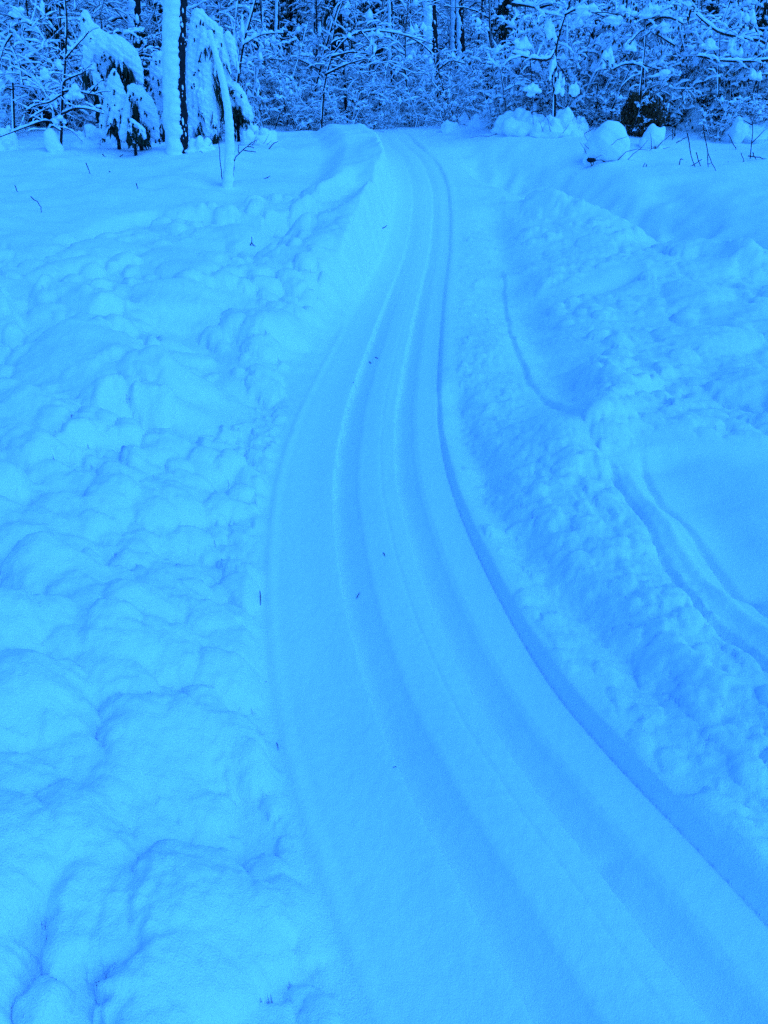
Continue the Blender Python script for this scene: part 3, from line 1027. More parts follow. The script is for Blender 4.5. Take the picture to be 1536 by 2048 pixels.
spruce('draped_spruce', 17.3,
       [[(398, 32, 10), (396, 60, 13), (392, 100, 13), (388, 150, 14), (390, 200, 15), (392, 250, 14)], [(400, 36, 8), (425, 52, 7), (440, 80, 8), (450, 120, 7), (455, 170, 7)],
        [(410, 120, 15), (415, 180, 16), (420, 230, 15), (420, 270, 14)]],
       [(x, 60 + 30 * abs(math.sin(x)), 60, 7) for x in range(400, 470, 8)] + [(x, 190, 70, 8) for x in range(392, 440, 9)] + [(x, 255, 24, 6) for x in range(380, 440, 9)],
       [(408, 100, 70, 8), (430, 110, 90, 9), (446, 150, 90, 8), (404, 190, 60, 7), (420, 215, 50, 7), (400, 260, 36, 8), (430, 270, 30, 8)],
       'tall draped spruce with hanging snow curtains behind the leaning birch', 47,
       [(410, 300), (408, 200), (402, 100), (398, 40)], (410, 298))
spruce('small_spruce', 17.5,
       [[(464, 172, 6), (470, 180, 10), (478, 195, 11), (488, 215, 9), (500, 238, 7)], [(466, 190, 8), (462, 210, 8)], [(495, 262, 12), (508, 266, 13)]],
       [(x, 200 + abs(x - 474) * .7, 24, 4.5) for x in range(458, 504, 6)],
       [(466, 222, 34, 8), (480, 225, 34, 8), (492, 245, 26, 8), (462, 258, 30, 7)],
       'little round topped spruce at the right of the leaning birch', 53,
       [(478, 290), (474, 230), (468, 180)], (478, 288))
spruce('draped_spruce', 17.6,
       [[(318, 112, 7), (312, 140, 10), (312, 175, 8)], [(322, 150, 9), (326, 210, 9), (330, 262, 10)]],
       [(312, 170, 50, 6), (322, 180, 60, 6), (330, 190, 60, 6)], [(326, 160, 30, 5), (330, 215, 40, 6), (326, 250, 30, 6)],
       'narrow snow draped spruce at the left flank of the thick trunk', 57,
       [(328, 295), (324, 200), (318, 120)], (328, 294))


# ------------------------------------------------------------------ snow mounds and covered stumps
def mound(name, px, py, wpx, hpx, label, seed, parts=None, lean=.0, under=False, cat='snow mound'):
    g = hit(px, py)
    Y = g[1]
    s = Y / F
    root = link(name, None, None, tuple(g)); root.empty_display_size = .2
    tag(root, label, cat)
    R = np.random.default_rng(seed)
    mb = MB()
    if parts:
        for (dx, dz, rx, rz_) in parts:
            blob(mb, (dx * wpx * s, R.uniform(-.05, .05), (dz - .1) * hpx * s), (rx * wpx * s, rx * wpx * s * .9, rz_ * hpx * s * 1.05), R.uniform(0, 9), 3, .10)
    else:
        blob(mb, (0, 0, .05 * hpx * s), (.50 * wpx * s, .40 * wpx * s, .34 * hpx * s), seed, 3, .22)
        for q in range(13):                                     # bent twigs each under a pad of its own
            u = R.uniform(-.9, .9)
            top = (1 - u * u) ** .5 * hpx * s * R.uniform(.30, .70)
            rr_ = wpx * s * R.uniform(.07, .17)
            blob(mb, (u * .48 * wpx * s, R.uniform(-.35, .2) * wpx * s, top - rr_ * .8), (rr_, rr_, rr_ * R.uniform(.9, 1.5)), R.uniform(0, 9), 2, .3)
        for q in range(7):
            a = R.uniform(0, 6.28)
            blob(mb, (math.cos(a) * wpx * s * .45, math.sin(a) * wpx * s * .32, -.02), (wpx * s * .2, wpx * s * .2, hpx * s * R.uniform(.08, .2)), q, 2, .2)
    link('snow_cap', remesh(mb, .016, name + '_cap', M_TSNOW, 34 if parts else 11, .010, 6), root)
    if cat == 'stump':
        shade_mb = MB()  # dark blob standing in for the shaded hollow under the snow cap
        for dx, dz, r_ in ((-.40, .02, .085),):
            blob(shade_mb, (dx * wpx * s, -.27 * wpx * s, dz * hpx * s), (r_ * 1.3 * wpx * s, r_ * wpx * s, r_ * .6 * wpx * s), dx * 9, 2, .3)
        tag(link('hollow_shade', shade_mb.mesh(name + '_hollow_shade', M_BARK), root), kind='stuff')
    if under:
        st = MB()
        for q in range(9):
            a = R.uniform(0, 6.28)
            p = np.array([R.uniform(-.42, .42) * wpx * s, R.uniform(-.25, .15), -.1])
            st.tube(path(p, (math.cos(a) * .9, math.sin(a) * .9 - .4, .9), hpx * s * R.uniform(.6, 1.25), 4, R, .2), np.linspace(.008, .003, 5), 4)
        tag(link('stems', st.mesh(name + '_stems', M_TWIG), root), kind='stuff')
    return root


mound('snow_covered_stump', 1212, 322, 82, 70, 'big rounded snow cap on a stump with dark gaps below, before the brown bush', 3,
      [(.03, .55, .40, .46), (-.20, .36, .30, .36), (.24, .40, .24, .40), (-.36, .16, .18, .24)], under=True, cat='stump')
mound('snow_clump', 1306, 296, 48, 44, 'small peaked snow clump on bent stems just right of the brown bush', 4,
      [(0, .45, .42, .42), (-.1, .75, .18, .25), (.28, .7, .14, .22), (-.3, .3, .25, .25)], under=True)
mound('snow_mound', 985, 248, 70, 46, 'rounded snow mound on the crest right of the trail end', 5, under=True)
mound('snow_mound', 1045, 262, 90, 62, 'broad lumpy snow mound left of the right thicket', 6, under=True)
mound('snow_mound', 1115, 268, 84, 58, 'snow mound at the foot of the thicket, midway between crest and brown bush', 7, under=True)
mound('snow_mound', 108, 303, 34, 40, 'egg shaped snow lump at the foot of the bare sapling', 8, [(0, .5, .42, .55), (.3, .2, .3, .25)])
mound('snow_mound', 10, 298, 60, 50, 'low snow heap at the far left edge under the trees', 9)
mound('snow_mound', 1386, 262, 60, 46, 'snow clump on arching stems right of the peaked one', 10, [(0, .5, .25, .55), (.1, .3, .4, .3), (-.3, .2, .25, .25)], under=True)
mound('snow_mound', 1500, 275, 90, 60, 'broad snow mound near the right edge under the thicket', 11, under=True)
mound('snow_mound', 900, 262, 34, 26, 'small snow bump beside the trail end', 12)
mound('snow_mound', 520, 285, 60, 36, 'snow heap at the forest edge right of the leaning birch', 14, under=True)
mound('snow_mound', 185, 292, 70, 46, 'snow heap left of the cone shaped spruce', 15, under=True)
mound('snow_mound', 395, 300, 60, 36, 'snow heap between the thick trunk and the leaning birch', 16, under=True)

mound('snow_mound', 1020, 236, 74, 56, 'taller snow hump behind the broad lumpy mound on the crest', 21, under=True)
mound('snow_mound', 1082, 236, 66, 60, 'snow hump tucked behind the gap between the two crest mounds', 22, under=True)
mound('snow_mound', 1150, 262, 44, 40, 'small snow hump just left of the snow capped stump', 23, under=True)
mound('snow_mound', 940, 246, 46, 30, 'low rough snow bump at the left end of the crest mounds', 24, under=True)

# ------------------------------------------------------------------ brown dry-leaved bush on the right
g = hit(1275, 272)
root = link('brown_bush', None, None, tuple(g))
tag(root, 'dark brown bush of hanging dry leaves at the foot of the right thicket', 'bush')
R = np.random.default_rng(77)
lf, st = MB(), MB()
sc_ = g[1] / F
for k in range(46):
    a = R.uniform(0, 6.28)
    top = np.array([R.normal(0, 20) * sc_, R.normal(0, .16), R.uniform(20, 82) * sc_ * (1 - .0)])
    p0 = np.array([R.normal(0, 8) * sc_, R.normal(0, .06), -.1])
    mid = (p0 + top) / 2 + R.normal(0, .05, 3) + np.array([0, 0, .08])
    b_ = MB(); pts = np.array([p0, (p0 + mid) / 2 + (0, 0, .03), mid, (mid + top) / 2 + (0, 0, .02), top])
    st.tube(pts, np.linspace(.007, .002, 5), 4)
    for _ in range(95):
        u = R.uniform(.25, 1) * 4
        q = np.array([np.interp(u, np.arange(5), pts[:, i]) for i in range(3)]) + R.normal(0, .085, 3)
        q[2] = min(q[2], .90 - 1.0 * abs(q[0]) + .10 * math.sin(q[0] * 23))
        l = R.uniform(.035, .085); w = l * .22
        a = R.uniform(0, 6.28)
        c = np.array([math.cos(a) * w, math.sin(a) * w, 0]); bow = np.array([-math.sin(a) * w * .7, math.cos(a) * w * .7, 0])
        tip = q - np.array([R.normal(0, .2) * l, R.normal(0, .2) * l, l])
        m_ = (q + tip) / 2 + bow
        lf.add([q, m_ + c, tip, m_ - c], [(0, 1, 2), (0, 2, 3)])
tag(link('stems', st.mesh('bush_stems', M_TWIG), root), kind='stuff')
tag(link('dry_leaves', lf.mesh('bush_leaves', M_LEAF, False), root), kind='stuff')

# ------------------------------------------------------------------ single plants read off the photograph
def px_plant(name, label, cat, Y, stems, snow_amt, lumps=(), twigs=3, seed=1, parts='branch', mat=None, foot=None):
    """stems: lists of (px, py) with a radius in px; lumps: (px, py, rx px, ry px)"""
    R = np.random.default_rng(seed)
    x0, y0 = foot or stems[0][1][0]
    o = at(x0, y0, Y); o[2] = ground_h(o[0], o[1])
    root = link(name, None, None, tuple(o)); root.empty_display_size = .2
    tag(root, label, cat)
    sn, tw = MB(), MB()
    for k, (rp, pts) in enumerate(stems):
        q = np.array([at(x, y, Y + .12 * math.sin(3 * k + .8 * i)) for i, (x, y) in enumerate(pts)])
        u = np.linspace(0, len(q) - 1, max(6, 3 * len(q)))
        q = np.stack([np.interp(u, np.arange(len(q)), q[:, i]) for i in range(3)], 1)
        q[1:-1] = .25 * q[:-2] + .5 * q[1:-1] + .25 * q[2:]
        q = q - o
        if k == 0: q[0, 2] = -.15
        r = np.linspace(rp, rp * .45, len(q)) * Y / F
        b = MB(); b.tube(q, r, 6)
        link('stem' if k == 0 else parts, b.mesh(name + '_limb', mat or M_TWIG), root)
        if snow_amt: snow_on(sn, q, r, snow_amt, R)
        for _ in range(twigs):
            i = R.integers(2, len(q))
            a = R.uniform(0, 6.28)
            tp = path(q[i], (math.cos(a), math.sin(a) * .5, R.uniform(-.3, .9)), R.uniform(.15, .5), 4, R, .15, .2)
            tw.tube(tp, np.linspace(.007, .003, 5), 3)
            if snow_amt: snow_on(sn, tp, .004, snow_amt * .7, R, None, 4)
    allp = np.array([at(x, y, Y) - o for _, pts in stems for x, y in pts])
    for (x, y, rx, ry) in lumps:            # the twig that carries each clump
        c = at(x, y + ry * .6, Y) - o
        n_ = allp[np.argmin(np.linalg.norm(allp - c, axis=1))]
        e_ = c + (c - n_) / (np.linalg.norm(c - n_) + .01) * rx * Y / F * 1.5
        q = np.array([n_, n_ * .4 + c * .6 + (0, 0, .05), c + (0, 0, .01), e_ - (0, 0, .05)])
        tw.tube(q, np.linspace(.011, .004, 4), 4)
    if tw.v: tag(link('twigs', tw.mesh(name + '_twigs', M_TWIG), root), kind='stuff')
    if sn.v: tag(link('snow_load', sn.mesh(name + '_snow', M_TSNOW), root), kind='stuff')
    if lumps:
        for (x, y, rx, ry) in lumps:
            lb = MB()
            s_ = Y / F * .72
            for q in range(8):
                ax_, ay = R.uniform(-.75, .75), R.uniform(-.7, .8)
                m_ = .62 - .30 * abs(ax_)
                blob(lb, at(x + rx * ax_, y + ry * (ay * (1 - .5 * abs(ax_)) + .35 * abs(ax_)), Y + R.uniform(-.06, .06)) - o,
                     (rx * s_ * m_, rx * s_ * m_ * .9, ry * s_ * m_ * 1.2), R.uniform(0, 9), 2, .36, .55)
            link('snow_clump', remesh(lb, .014, name + '_clump', M_TSNOW, 3, .010, 11), root)
    return root


px_plant('bare_sapling', 'dark bare sapling with snow wedges in its forks, left of the bowed spruce', 'sapling', 15.6,
         [(3.0, [(121, 302), (123, 250), (124, 200), (128, 160), (132, 100), (134, 40), (130, 0)]),
          (1.9, [(124, 228), (150, 216), (178, 218), (208, 228)]), (1.8, [(126, 184), (145, 180), (175, 188), (192, 190)]),
          (1.9, [(126, 175), (128, 162), (150, 152), (166, 146)]), (1.8, [(130, 118), (145, 100), (165, 78), (178, 62)]),
          (1.8, [(128, 84), (110, 60), (90, 30), (66, 8)]), (1.6, [(112, 232), (96, 196), (78, 158), (62, 132)]),
          (1.6, [(124, 250), (90, 240), (50, 255), (0, 274)]), (1.4, [(122, 262), (104, 250), (88, 272)]), (1.4, [(128, 130), (118, 110), (116, 98)]),
          (1.4, [(122, 190), (100, 205), (72, 210), (52, 222)]), (1.3, [(122, 210), (92, 218), (60, 236)])],
         .035, [(118, 240, 17, 9), (140, 90, 9, 10), (118, 130, 14, 10), (150, 186, 22, 14), (90, 150, 13, 12), (108, 205, 8, 22), (84, 20, 8, 20), (198, 212, 9, 6)], 5, 61)
px_plant('bowed_sapling', 'snow covered sapling bowed in an arch over the forest edge, left of the gap', 'sapling', 19.6,
         [(2.2, [(642, 272), (645, 210), (650, 160), (662, 115), (690, 78), (722, 62)]), (1.8, [(650, 150), (690, 130), (730, 118)]),
          (1.8, [(662, 115), (700, 104), (740, 108)]), (1.2, [(700, 74), (740, 60), (790, 66), (830, 76), (865, 88)]), (1.2, [(722, 62), (745, 90), (752, 120)])],
         .032, [(752, 66, 16, 10), (700, 72, 10, 6), (745, 90, 8, 16), (690, 128, 10, 6)], 8, 62)
px_plant('bowed_sapling', 'thin arching sapling curving over beside the slab-snowed dark trunk', 'sapling', 20.2,
         [(1.7, [(912, 248), (892, 200), (876, 140), (862, 104), (838, 84), (800, 66), (770, 60)]), (1.6, [(876, 140), (900, 120), (930, 128)]),
          (1.6, [(892, 200), (862, 160), (848, 124)])], .035, [(828, 60, 10, 14), (846, 58, 8, 12)], 6, 63)
px_plant('leaning_pole', 'long slanting snowy pole behind the little round topped spruce', 'sapling', 18.6,
         [(3.0, [(462, 282), (474, 170), (486, 90), (506, 20), (516, -20)]), (1.5, [(480, 110), (470, 60), (476, 0)]), (1.3, [(486, 90), (520, 70), (552, 66)])],
         .06, [(484, 60, 6, 28)], 8, 64)
px_plant('leaning_pole', 'slanting sapling pair crossing between the thin poles left of the gap', 'sapling', 21,
         [(3.0, [(612, 276), (630, 180), (652, 90), (680, 0)]), (2.0, [(650, 275), (655, 140), (672, 40), (690, -10)]), (1.4, [(640, 140), (600, 120), (560, 122)])],
         .05, [(640, 60, 5, 14), (690, 24, 14, 8)], 10, 65)
px_plant('overhanging_branch', 'long dark snowy bough reaching in from the right edge', 'branch', 17.5,
         [(2.4, [(1560, 270), (1550, 150), (1536, 84), (1500, 78), (1440, 68), (1410, 45), (1392, 28)]), (2.0, [(1545, 120), (1490, 124), (1440, 122), (1392, 112)]),
          (1.8, [(1436, 190), (1436, 120), (1440, 60), (1460, 0)]), (1.5, [(1440, 120), (1470, 90), (1475, 70)])],
         .05, [(1470, 96, 16, 18), (1500, 60, 12, 8), (1420, 90, 22, 12), (1450, 126, 14, 8), (1500, 32, 14, 16), (1510, 150, 16, 14)], 10, 66)
px_plant('bare_tree', 'dark forked bough with big snow pads at the top of the right thicket', 'tree', 17.8,
         [(3.2, [(1108, 262), (1110, 120), (1112, 90), (1124, 48), (1134, 20), (1140, 0)]), (2.2, [(1110, 100), (1098, 122), (1060, 118), (1024, 106)]),
          (1.8, [(1130, 30), (1150, 18), (1180, 22), (1210, 34)]), (2.0, [(1024, 8), (1070, 14), (1090, 36)]), (1.6, [(1350, 92), (1310, 66), (1290, 50)])],
         .06, [(1100, 60, 14, 26), (1045, 86, 20, 13), (1050, 108, 14, 8), (1106, 140, 10, 26), (1120, 170, 12, 22), (1064, 180, 20, 12), (1150, 180, 14, 14)], 8, 67)
px_plant('bare_tree', 'thin snow padded tree with a great snow cap, above the brown bush', 'tree', 17.6,
         [(2.4, [(1276, 262), (1280, 180), (1290, 90), (1292, 50)]), (2.2, [(1292, 52), (1320, 34), (1345, 36), (1366, 48)]), (1.8, [(1256, 90), (1276, 66), (1290, 58)]),
          (1.8, [(1262, 36), (1290, 40), (1320, 32)]), (1.6, [(1288, 130), (1250, 128), (1222, 140)])],
         .05, [(1306, 22, 32, 15), (1322, 54, 22, 14), (1262, 92, 14, 12), (1216, 118, 15, 20), (1176, 20, 28, 12), (1230, 40, 22, 10), (1328, 148, 16, 12)], 8, 68)
px_plant('drooping_bush', 'snow drooped bush at the top left corner with fanned boughs', 'bush', 17.4,
         [(2.2, [(30, 300), (26, 180), (22, 90), (18, 50)]), (1.8, [(22, 34), (50, 40), (80, 62), (98, 96)]), (1.6, [(24, 60), (50, 90), (80, 112)]),
          (1.6, [(22, 90), (40, 130), (46, 170)]), (1.6, [(24, 70), (10, 90), (0, 120)]), (1.5, [(30, 150), (60, 150), (90, 180)])],
         .055, [(34, 24, 17, 12), (20, 150, 14, 14), (58, 160, 12, 10), (0, 170, 14, 18), (8, 262, 16, 14)], 12, 69)

# --- stalks and twigs poking out of the snow
ST = [([[(1374, 266), (1384, 318), (1392, 334)], [(1392, 304), (1400, 330), (1406, 342)]], 'thin stalk beside the tallest bent stalk on the right bank'),
      ([[(1406, 250), (1414, 300), (1420, 318), (1434, 342)], [(1416, 306), (1416, 334)], [(1352, 286), (1374, 274)]], 'tallest bent dark stalk standing in snow on the right bank'),
      ([[(1380, 332), (1404, 318)], [(1408, 334), (1422, 326)]], 'short crossed twigs between the two tall stalks'),
      ([[(1430, 302), (1472, 312), (1472, 296), (1456, 268)]], 'hooked bare twig lying out to the right of the tall stalks'),
      ([[(1456, 324), (1476, 337), (1488, 322), (1482, 306)], [(1476, 337), (1482, 334)]], 'small curled twig in a hollow on the right bank'),
      ([[(1500, 318), (1504, 280), (1506, 242)], [(1504, 285), (1528, 262)], [(1505, 250), (1488, 240)]], 'branched stem near the right edge of the view'),
      ([[(1496, 312), (1516, 314), (1540, 318)], [(1505, 305), (1512, 320)]], 'little sprig of twigs near the right edge'),
      ([[(1359, 330), (1360, 318), (1366, 318)]], 'tiny hooked twig left of the short crossed twigs'),
      ([[(1345, 258), (1346, 280)], [(1352, 250), (1347, 276)]], 'dark pair of stems under the right thicket'),
      ([[(62, 394), (74, 402), (82, 414), (84, 426)]], 'dark curved twig on the left drift'),
      ([[(30, 370), (36, 384)]], 'short twig stub near the left edge'),
      ([[(172, 326), (178, 340), (180, 348)]], 'dark bent twig in the smooth snow left of the thick tree'),
      ([[(214, 346), (222, 352), (230, 346)], [(222, 352), (228, 354), (234, 352)], [(218, 342), (224, 350)]], 'small dark sprig of twigs left of the thick tree'),
      ([[(205, 308), (214, 314)]], 'tiny twig just below the snowy spruces'), ([[(236, 314), (246, 309)]], 'tiny slanting twig below the thick tree side of the spruces'),
      ([[(536, 298), (546, 288), (556, 282)], [(538, 304), (542, 314)]], 'forked twig right of the leaning birch'),
      ([[(526, 358), (540, 352)]], 'small twig lying on the left plateau'),
      ([[(466, 344), (470, 316), (486, 300), (500, 288), (512, 280)], [(486, 300), (512, 304)], [(478, 308), (476, 290)], [(496, 292), (508, 296)]], 'dark forked seedling at the foot of the leaning birch'),
      ([[(447, 374), (442, 340), (438, 300), (434, 250)]], 'thin dark rod along the left side of the leaning birch'),
      ([[(500, 494), (504, 484), (502, 474)], [(504, 486), (510, 492)]], 'tiny twig stub in the churned left bank'),
      ([[(764, 456), (774, 452)]], 'dark twig end at the left rim of the trail'),
      ([[(1286, 334), (1290, 326)], [(1292, 334), (1294, 328)]], 'tiny grass tips below the brown bush'),
      ([[(272, 366), (276, 378)]], 'faint grass tip on the left plateau')]
for k, (pls, lab) in enumerate(ST):
    h0 = hit(*pls[0][-1 if pls[0][0][1] < pls[0][-1][1] else 0])
    Y = h0[1]
    R = np.random.default_rng(700 + k)
    root = link('twig', None, None, tuple(h0)); root.empty_display_size = .05
    tag(root, lab, 'twig')
    for i, pl in enumerate(pls):
        q = np.array([at(x, y, Y + .01 * i) for x, y in pl]) - h0
        lo = np.argmin(q[:, 2]); g_ = ground_h(q[lo, 0] + h0[0], q[lo, 1] + h0[1]) - h0[2]
        q[lo, 2] = min(q[lo, 2], g_ - .02) if i == 0 else q[lo, 2]
        u = np.linspace(0, len(q) - 1, 2 + 2 * len(q))
        q = np.stack([np.interp(u, np.arange(len(q)), q[:, j]) for j in range(3)], 1) + R.normal(0, .004, (len(u), 3))
        b = MB(); b.tube(q, np.linspace(.95, .6, len(q)) * Y / F, 5)
        link('stem', b.mesh('twig_stem', M_TWIG), root)
DEB = [((521, 1193), (522, 1221), 1.5, 'upright dark needle at the left rim of the trail'), ((554, 1494), (557, 1508), 1.5, 'short dark bark sliver at the left rim, lower trail'),
       ((532, 1366), (534, 1376), 1.2, 'tiny dark speck on the left rim of the trail'), ((766, 1106), (770, 1114), 1.4, 'dark curled needle on the middle strip of the trail'),
       ((713, 1198), (719, 1195), 1.4, 'dark crumb beside the left ski rut'), ((786, 1545), (794, 1545), 1.3, 'little bark crumb at the edge of the left rut'),
       ((738, 724), (742, 729), 1.2, 'needle bit in the far left rut'),
       ((750, 716), (756, 720), 1.0, 'second needle bit just above the far left rut'), ((706, 766), (708, 769), 1.3, 'dark crumb at the left of the far rut')]
for (a, b, w, lab) in DEB:
    p, q = hit(*a), hit(*b)
    m_ = (p + q) / 2 + np.array([0, 0, .004])
    mb = MB(); mb.tube([p + (0, 0, .002), m_ + np.array([.0015, 0, .002]), q + (0, 0, .003)], np.array([.5, .7, .35]) * w * m_[1] / F, 6)
    for v in mb.v: v -= m_
    o = link('bark_bit', mb.mesh('bark_bit', M_BARK), None, tuple(m_))
    tag(o, lab, 'debris')

# ------------------------------------------------------------------ thicket prototypes
def far_spruce(seed, h):
    """a young spruce: whorls of drooping boughs, dark needle sprays under pads of snow"""
    R = np.random.default_rng(seed)
    stem, nd, snow, leaf = MB(), MB(), MB(), MB()
    stem.tube([(0, 0, -.3), (0, 0, h * .5), (0, 0, h)], [.07, .045, .01], 7)
    z = .25
    while z < h - .15:
        r = (h - z) * .27 + .12
        for k in range(6):
            a = R.uniform(0, 6.28)
            p = path((0, 0, z), (math.cos(a), math.sin(a), .15), r * R.uniform(.7, 1.15), 5, R, .06, .55)
            stem.tube(p, np.linspace(.012, .004, 6), 3)
            for _ in range(26):
                u = R.uniform(.6, 5)
                q = np.array([np.interp(u, np.arange(6), p[:, i]) for i in range(3)]) + R.normal(0, .05, 3)
                l = R.uniform(.08, .22); w = R.uniform(.012, .03); b_ = R.uniform(0, 3.14)
                e = np.array([math.cos(b_) * w, math.sin(b_) * w, 0]); t = q + np.array([R.normal(0, .05), R.normal(0, .05), -l])
                nd.add([q, (q + t) / 2 + e, t, (q + t) / 2 - e], [(0, 1, 2, 3)])
            if R.random() < .8:
                i0 = R.integers(1, 3)
                for i in range(i0, 6):
                    s_ = R.uniform(.04, .09) * (1.1 - .1 * i)
                    blob(snow, p[i] + (0, 0, s_ * .5), (s_ * 1.3, s_ * 1.3, s_ * .8), R.uniform(0, 9), 1, .25)
        z += R.uniform(.16, .26)
    blob(snow, (0, 0, h), (.06, .06, .14), 1, 1)
    return stem, nd, snow, leaf


G_SAP = 'snowy saplings in the forest beyond the crest'
G_SHR = 'snowy shrubs in the forest beyond the crest'
G_THK = 'leafy snow-clumped shrubs of the right thicket'
G_BIG = 'tall trees far back in the forest'
G_SPR = 'dark spruces back in the forest'
D_SAP = ['medium upright', 'tall left-leaning', 'short right-leaning', 'tallest straight', 'wide boughed left-leaning', 'narrow tall']
D_SHR = ['medium bushy', 'tall spreading', 'low', 'many stemmed', 'compact']
D_THK = ['medium leafy', 'tall leafy', 'low leafy', 'tallest sparse', 'dense leafy']
D_BIG = ['wide crowned', 'tallest', 'shorter']
D_SPR = ['small', 'medium', 'tall']
SAP = [plant_thing('snowy_sapling', plant(100 + k, h, 1, .12, 34, bl, 7, .040, droop=.28, rise=.1, lean=ln, r0=.030, low=.08, blobs=.2), M_TWIG, '', 'sapling', G_SAP)
       for k, (h, bl, ln) in enumerate([(4.6, 1.2, .05), (5.6, 1.4, -.1), (3.8, 1.3, .15), (6.2, 1.2, 0), (4.4, 1.6, -.2), (5.2, 1.0, .08)])]
SHR = [plant_thing('snowy_shrub', plant(200 + k, h, st_, .5, nb, bl, 8, .043, droop=.18, rise=.08, r0=.017, low=.12, leaves=.12, blobs=.40), M_TWIG, '', 'shrub', G_SHR)
       for k, (h, st_, nb, bl) in enumerate([(2.0, 6, 8, .8), (2.6, 6, 8, .9), (1.5, 7, 7, .6), (2.3, 8, 7, .8), (1.8, 7, 8, .7)])]
THK = [plant_thing('thicket_shrub', plant(300 + k, h, st_, .55, nb, bl, 9, .050, droop=.16, rise=.1, r0=.018, low=.12, leaves=.6, blobs=.75), M_TWIG, '', 'shrub', G_THK)
       for k, (h, st_, nb, bl) in enumerate([(2.1, 8, 8, .7), (2.6, 8, 8, .8), (1.7, 9, 7, .6), (2.9, 7, 8, .9), (2.3, 9, 7, .75)])]
BIG = [plant_thing('snowy_tree', plant(400 + k, h, 1, .06, 60, 2.6, 6, .06, droop=.3, rise=.04, r0=.09, low=.08, blobs=.4), M_BARK, '', 'tree', G_BIG)
       for k, h in enumerate([9.5, 11, 8.5])]
G_POL = 'thin straight poles of young birches in the forest'
D_POL = ['thin bare', 'thin leaning', 'slender forked', 'very thin']
POL = [plant_thing('young_birch', plant(600 + k, h, 1, .03, 9, .9, 3, .034, droop=.2, rise=.1, lean=ln, r0=.042, low=.2, blobs=.3), M_BARK, '', 'birch', G_POL)
       for k, (h, ln) in enumerate([(8, 0), (8, .12), (7, -.06), (8.5, .03)])]
SPR = [plant_thing('dark_spruce', far_spruce(450 + k, h), M_BARK, '', 'spruce', G_SPR) for k, h in enumerate([2.6, 4.0, 6.0])]
for p in SPR:
    for c in p.children:
        if c.name.startswith('twigs'):
            c.name = 'needles'; c.data.materials[0] = M_NEEDLE

SECT = [(-.5, 'at the far left edge'), (-.40, 'behind the bare sapling'), (-.31, 'behind the bowed spruce'), (-.22, 'behind the thick tree'), (-.15, 'right of the leaning birch'),
        (-.06, 'above the left bank of the trail end'), (.03, 'straight above the trail end'), (.10, 'behind the slab-snowed trunk'), (.2, 'behind the crest mounds'),
        (.30, 'left of the brown bush'), (.38, 'above the brown bush'), (.46, 'above the tall stalks'), (9, 'at the far right edge')]
RP = np.random.default_rng(5)


def where(x, y):
    u = x / y
    for lim, w in SECT:
        if u < lim: return w


def depth(y): return 'in the front row' if y < 20.6 else ('in the second row' if y < 24 else ('midway back' if y < 31 else ('deep in the forest' if y < 43 else 'farthest back')))


def name_it(o, word, kind, x, y):
    o['label'] = '%s snowy %s %s, %s' % (word, kind, where(x, y), depth(y))


def put(protos, words, kind, x, y, smin=.85, smax=1.15):
    k = int(RP.integers(len(protos)))
    s = float(RP.uniform(smin, smax))
    o = copy_thing(protos[k], (x, y, ground_h(x, y)), float(RP.uniform(0, 6.283)), s)
    name_it(o, words[k], kind, x, y)
    return o


def clear_of_trail(x, y):
    return abs(float(trail_off(np.array(x), np.array(y)))) > 1.1 or y > 20.2


for k in range(150):
    y = RP.uniform(19.0, 46); x = RP.uniform(-.62, .62) * y
    if y < 22 and x > 1.5: continue
    if not clear_of_trail(x, y) or y < 20 and -2.5 < x < 2.5: continue
    put(SAP, D_SAP, 'sapling', x, y)
for k in range(150):
    y = 19.3 + 22 * RP.random() ** 1.3; x = RP.uniform(-.62, .62) * y
    if not clear_of_trail(x, y) or (y < 20.6 and -1.5 < x < 2.5): continue
    put(SHR, D_SHR, 'shrub', x, y, .7, 1.2)
for k in range(85):
    y = 18.2 + 6 * RP.random() ** 1.2; x = RP.uniform(.16, .62) * y
    if x / y < .2 and y < 20: continue
    put(THK, D_THK, 'shrub', x, y, .7, 1.1)
for u_, y, s1 in [(.125, 19.2, .38), (.15, 19.4, .42), (.175, 19.0, .4), (.20, 19.2, .5), (.235, 18.6, .42), (.26, 18.2, .4), (.285, 17.6, .34), (.385, 17.6, .4),
                 (.42, 17.6, .42), (.445, 17.3, .36), (.47, 17.8, .5), (.50, 17.4, .42), (.295, 18.6, .5)]:
    put(THK, D_THK, 'shrub', u_ * y, y, s1, s1 * 1.05)
for k in range(30):
    y = 17.9 + 4 * RP.random(); x = RP.uniform(-.62, -.13) * y
    put(SHR, D_SHR, 'shrub', x, y, .5, .8)
for k in range(60):
    y = RP.uniform(36, 62); x = RP.uniform(-.66, .66) * y
    put(BIG, D_BIG, 'tree', x, y, .8, 1.15)
for k in range(44):
    y = 23.5 + 32 * RP.random() ** 1.1; x = RP.uniform(-.62, .62) * y
    put(SPR, D_SPR, 'spruce', x, y, .8, 1.2)
for k in range(58):
    y = 20.6 + 16 * RP.random(); x = RP.uniform(-.55, .5) * y
    put(POL, D_POL, 'birch', x, y, .85, 1.1)
for px_, py_, Y_, k in [(20, 250, 20.5, 0), (75, 250, 20, 0), (150, 240, 21, 1), (300, 250, 20.5, 0), (345, 200, 23, 1), (1005, 180, 23, 1), (1180, 180, 22, 0), (1490, 200, 21.5, 1)]:
    p = at(px_, py_, Y_); o = copy_thing(SPR[k], (p[0], Y_, ground_h(p[0], Y_)), k * 2.1, .85); name_it(o, D_SPR[k], 'spruce', p[0], Y_)
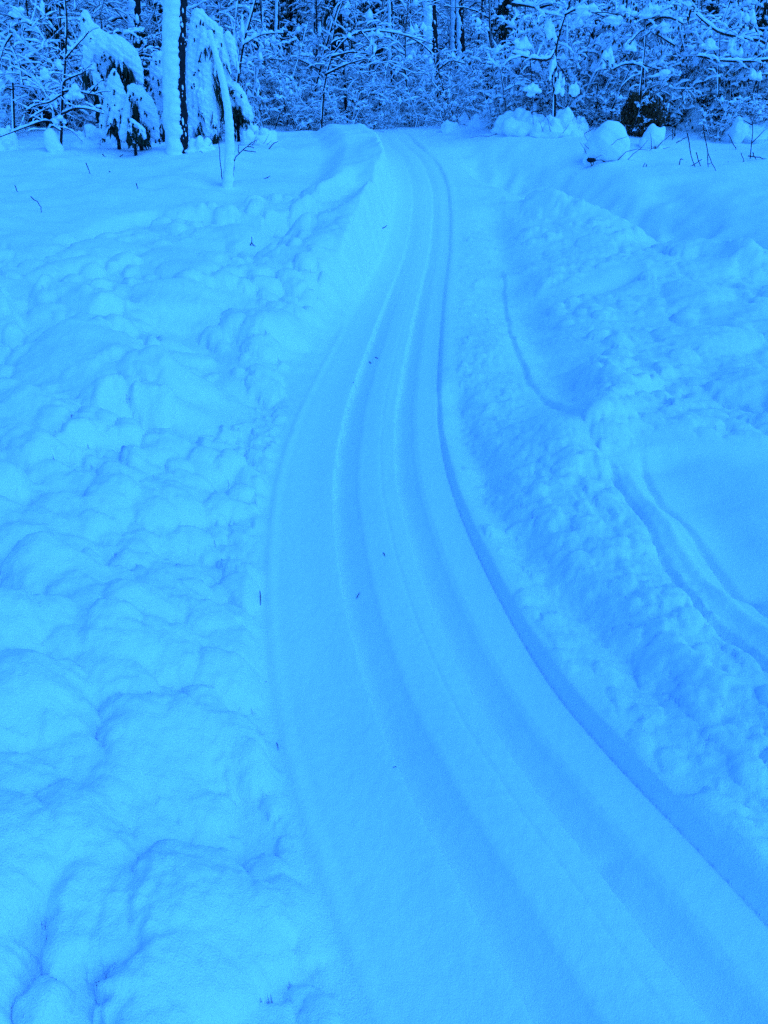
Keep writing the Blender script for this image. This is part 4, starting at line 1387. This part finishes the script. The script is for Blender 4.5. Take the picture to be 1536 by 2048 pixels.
for x_, y_, sc_2 in [(-.9, 20.0, .5), (-.35, 20.4, .45), (.25, 20.7, .5), (.9, 20.5, .5), (1.5, 20.2, .55), (.55, 21.6, .7), (-.5, 21.8, .7), (1.4, 21.6, .7), (2.1, 20.6, .6), (-1.6, 20.3, .6)]:
    k = int(RP.integers(5)); o = copy_thing(SHR[k], (x_, y_, ground_h(x_, y_)), x_ * 7, sc_2); name_it(o, D_SHR[k], 'shrub', x_, y_)
for prs, words, kind in ((SAP, D_SAP, 'sapling'), (SHR, D_SHR, 'shrub'), (THK, D_THK, 'shrub'), (BIG, D_BIG, 'tree'), (SPR, D_SPR, 'spruce'), (POL, D_POL, 'birch')):
    for pr, w in zip(prs, words):           # the first of each kind stands in the forest too
        y = RP.uniform(24, 34); x = RP.uniform(-.4, .4) * y
        if kind == 'shrub' and 'leafy' in w: y = 21; x = RP.uniform(5, 10)
        pr.location = (x, y, ground_h(x, y)); name_it(pr, w, kind, x, y)

# far woods: one mass
R = np.random.default_rng(909)
fw, fs = MB(), MB()
base_parts = [plant(500 + k, 10, 1, .05, 34, 3.0, 0, .16, droop=.3, r0=.10, low=.04, blobs=.8) for k in range(3)]


def arr(mb): return np.concatenate(mb.v), mb.f


protoA = [[arr(p[0]), arr(p[1]), arr(p[2])] for p in base_parts]
for k in range(150):
    y = R.uniform(58, 95); x = R.uniform(-.75, .75) * y
    a = R.uniform(0, 6.28); s = R.uniform(.9, 1.4); c_, s__ = math.cos(a), math.sin(a)
    M_ = np.array([[c_, -s__, 0], [s__, c_, 0], [0, 0, 1]]) * s
    pr = protoA[k % 3]
    o = np.array([x, y, ground_h(x, y)])
    for q in (0, 1): fw.add(pr[q][0] @ M_.T + o, pr[q][1])
    fs.add(pr[2][0] @ M_.T + o, pr[2][1])
woods = link('far_woods', fw.mesh('far_woods', M_BARK)); tag(woods, 'distant wall of snowy trees closing the view', 'woods', None, 'stuff')
tag(link('snow_load', fs.mesh('far_woods_snow', M_TSNOW), woods), kind='stuff')
print('polys far', len(fw.f), len(fs.f))
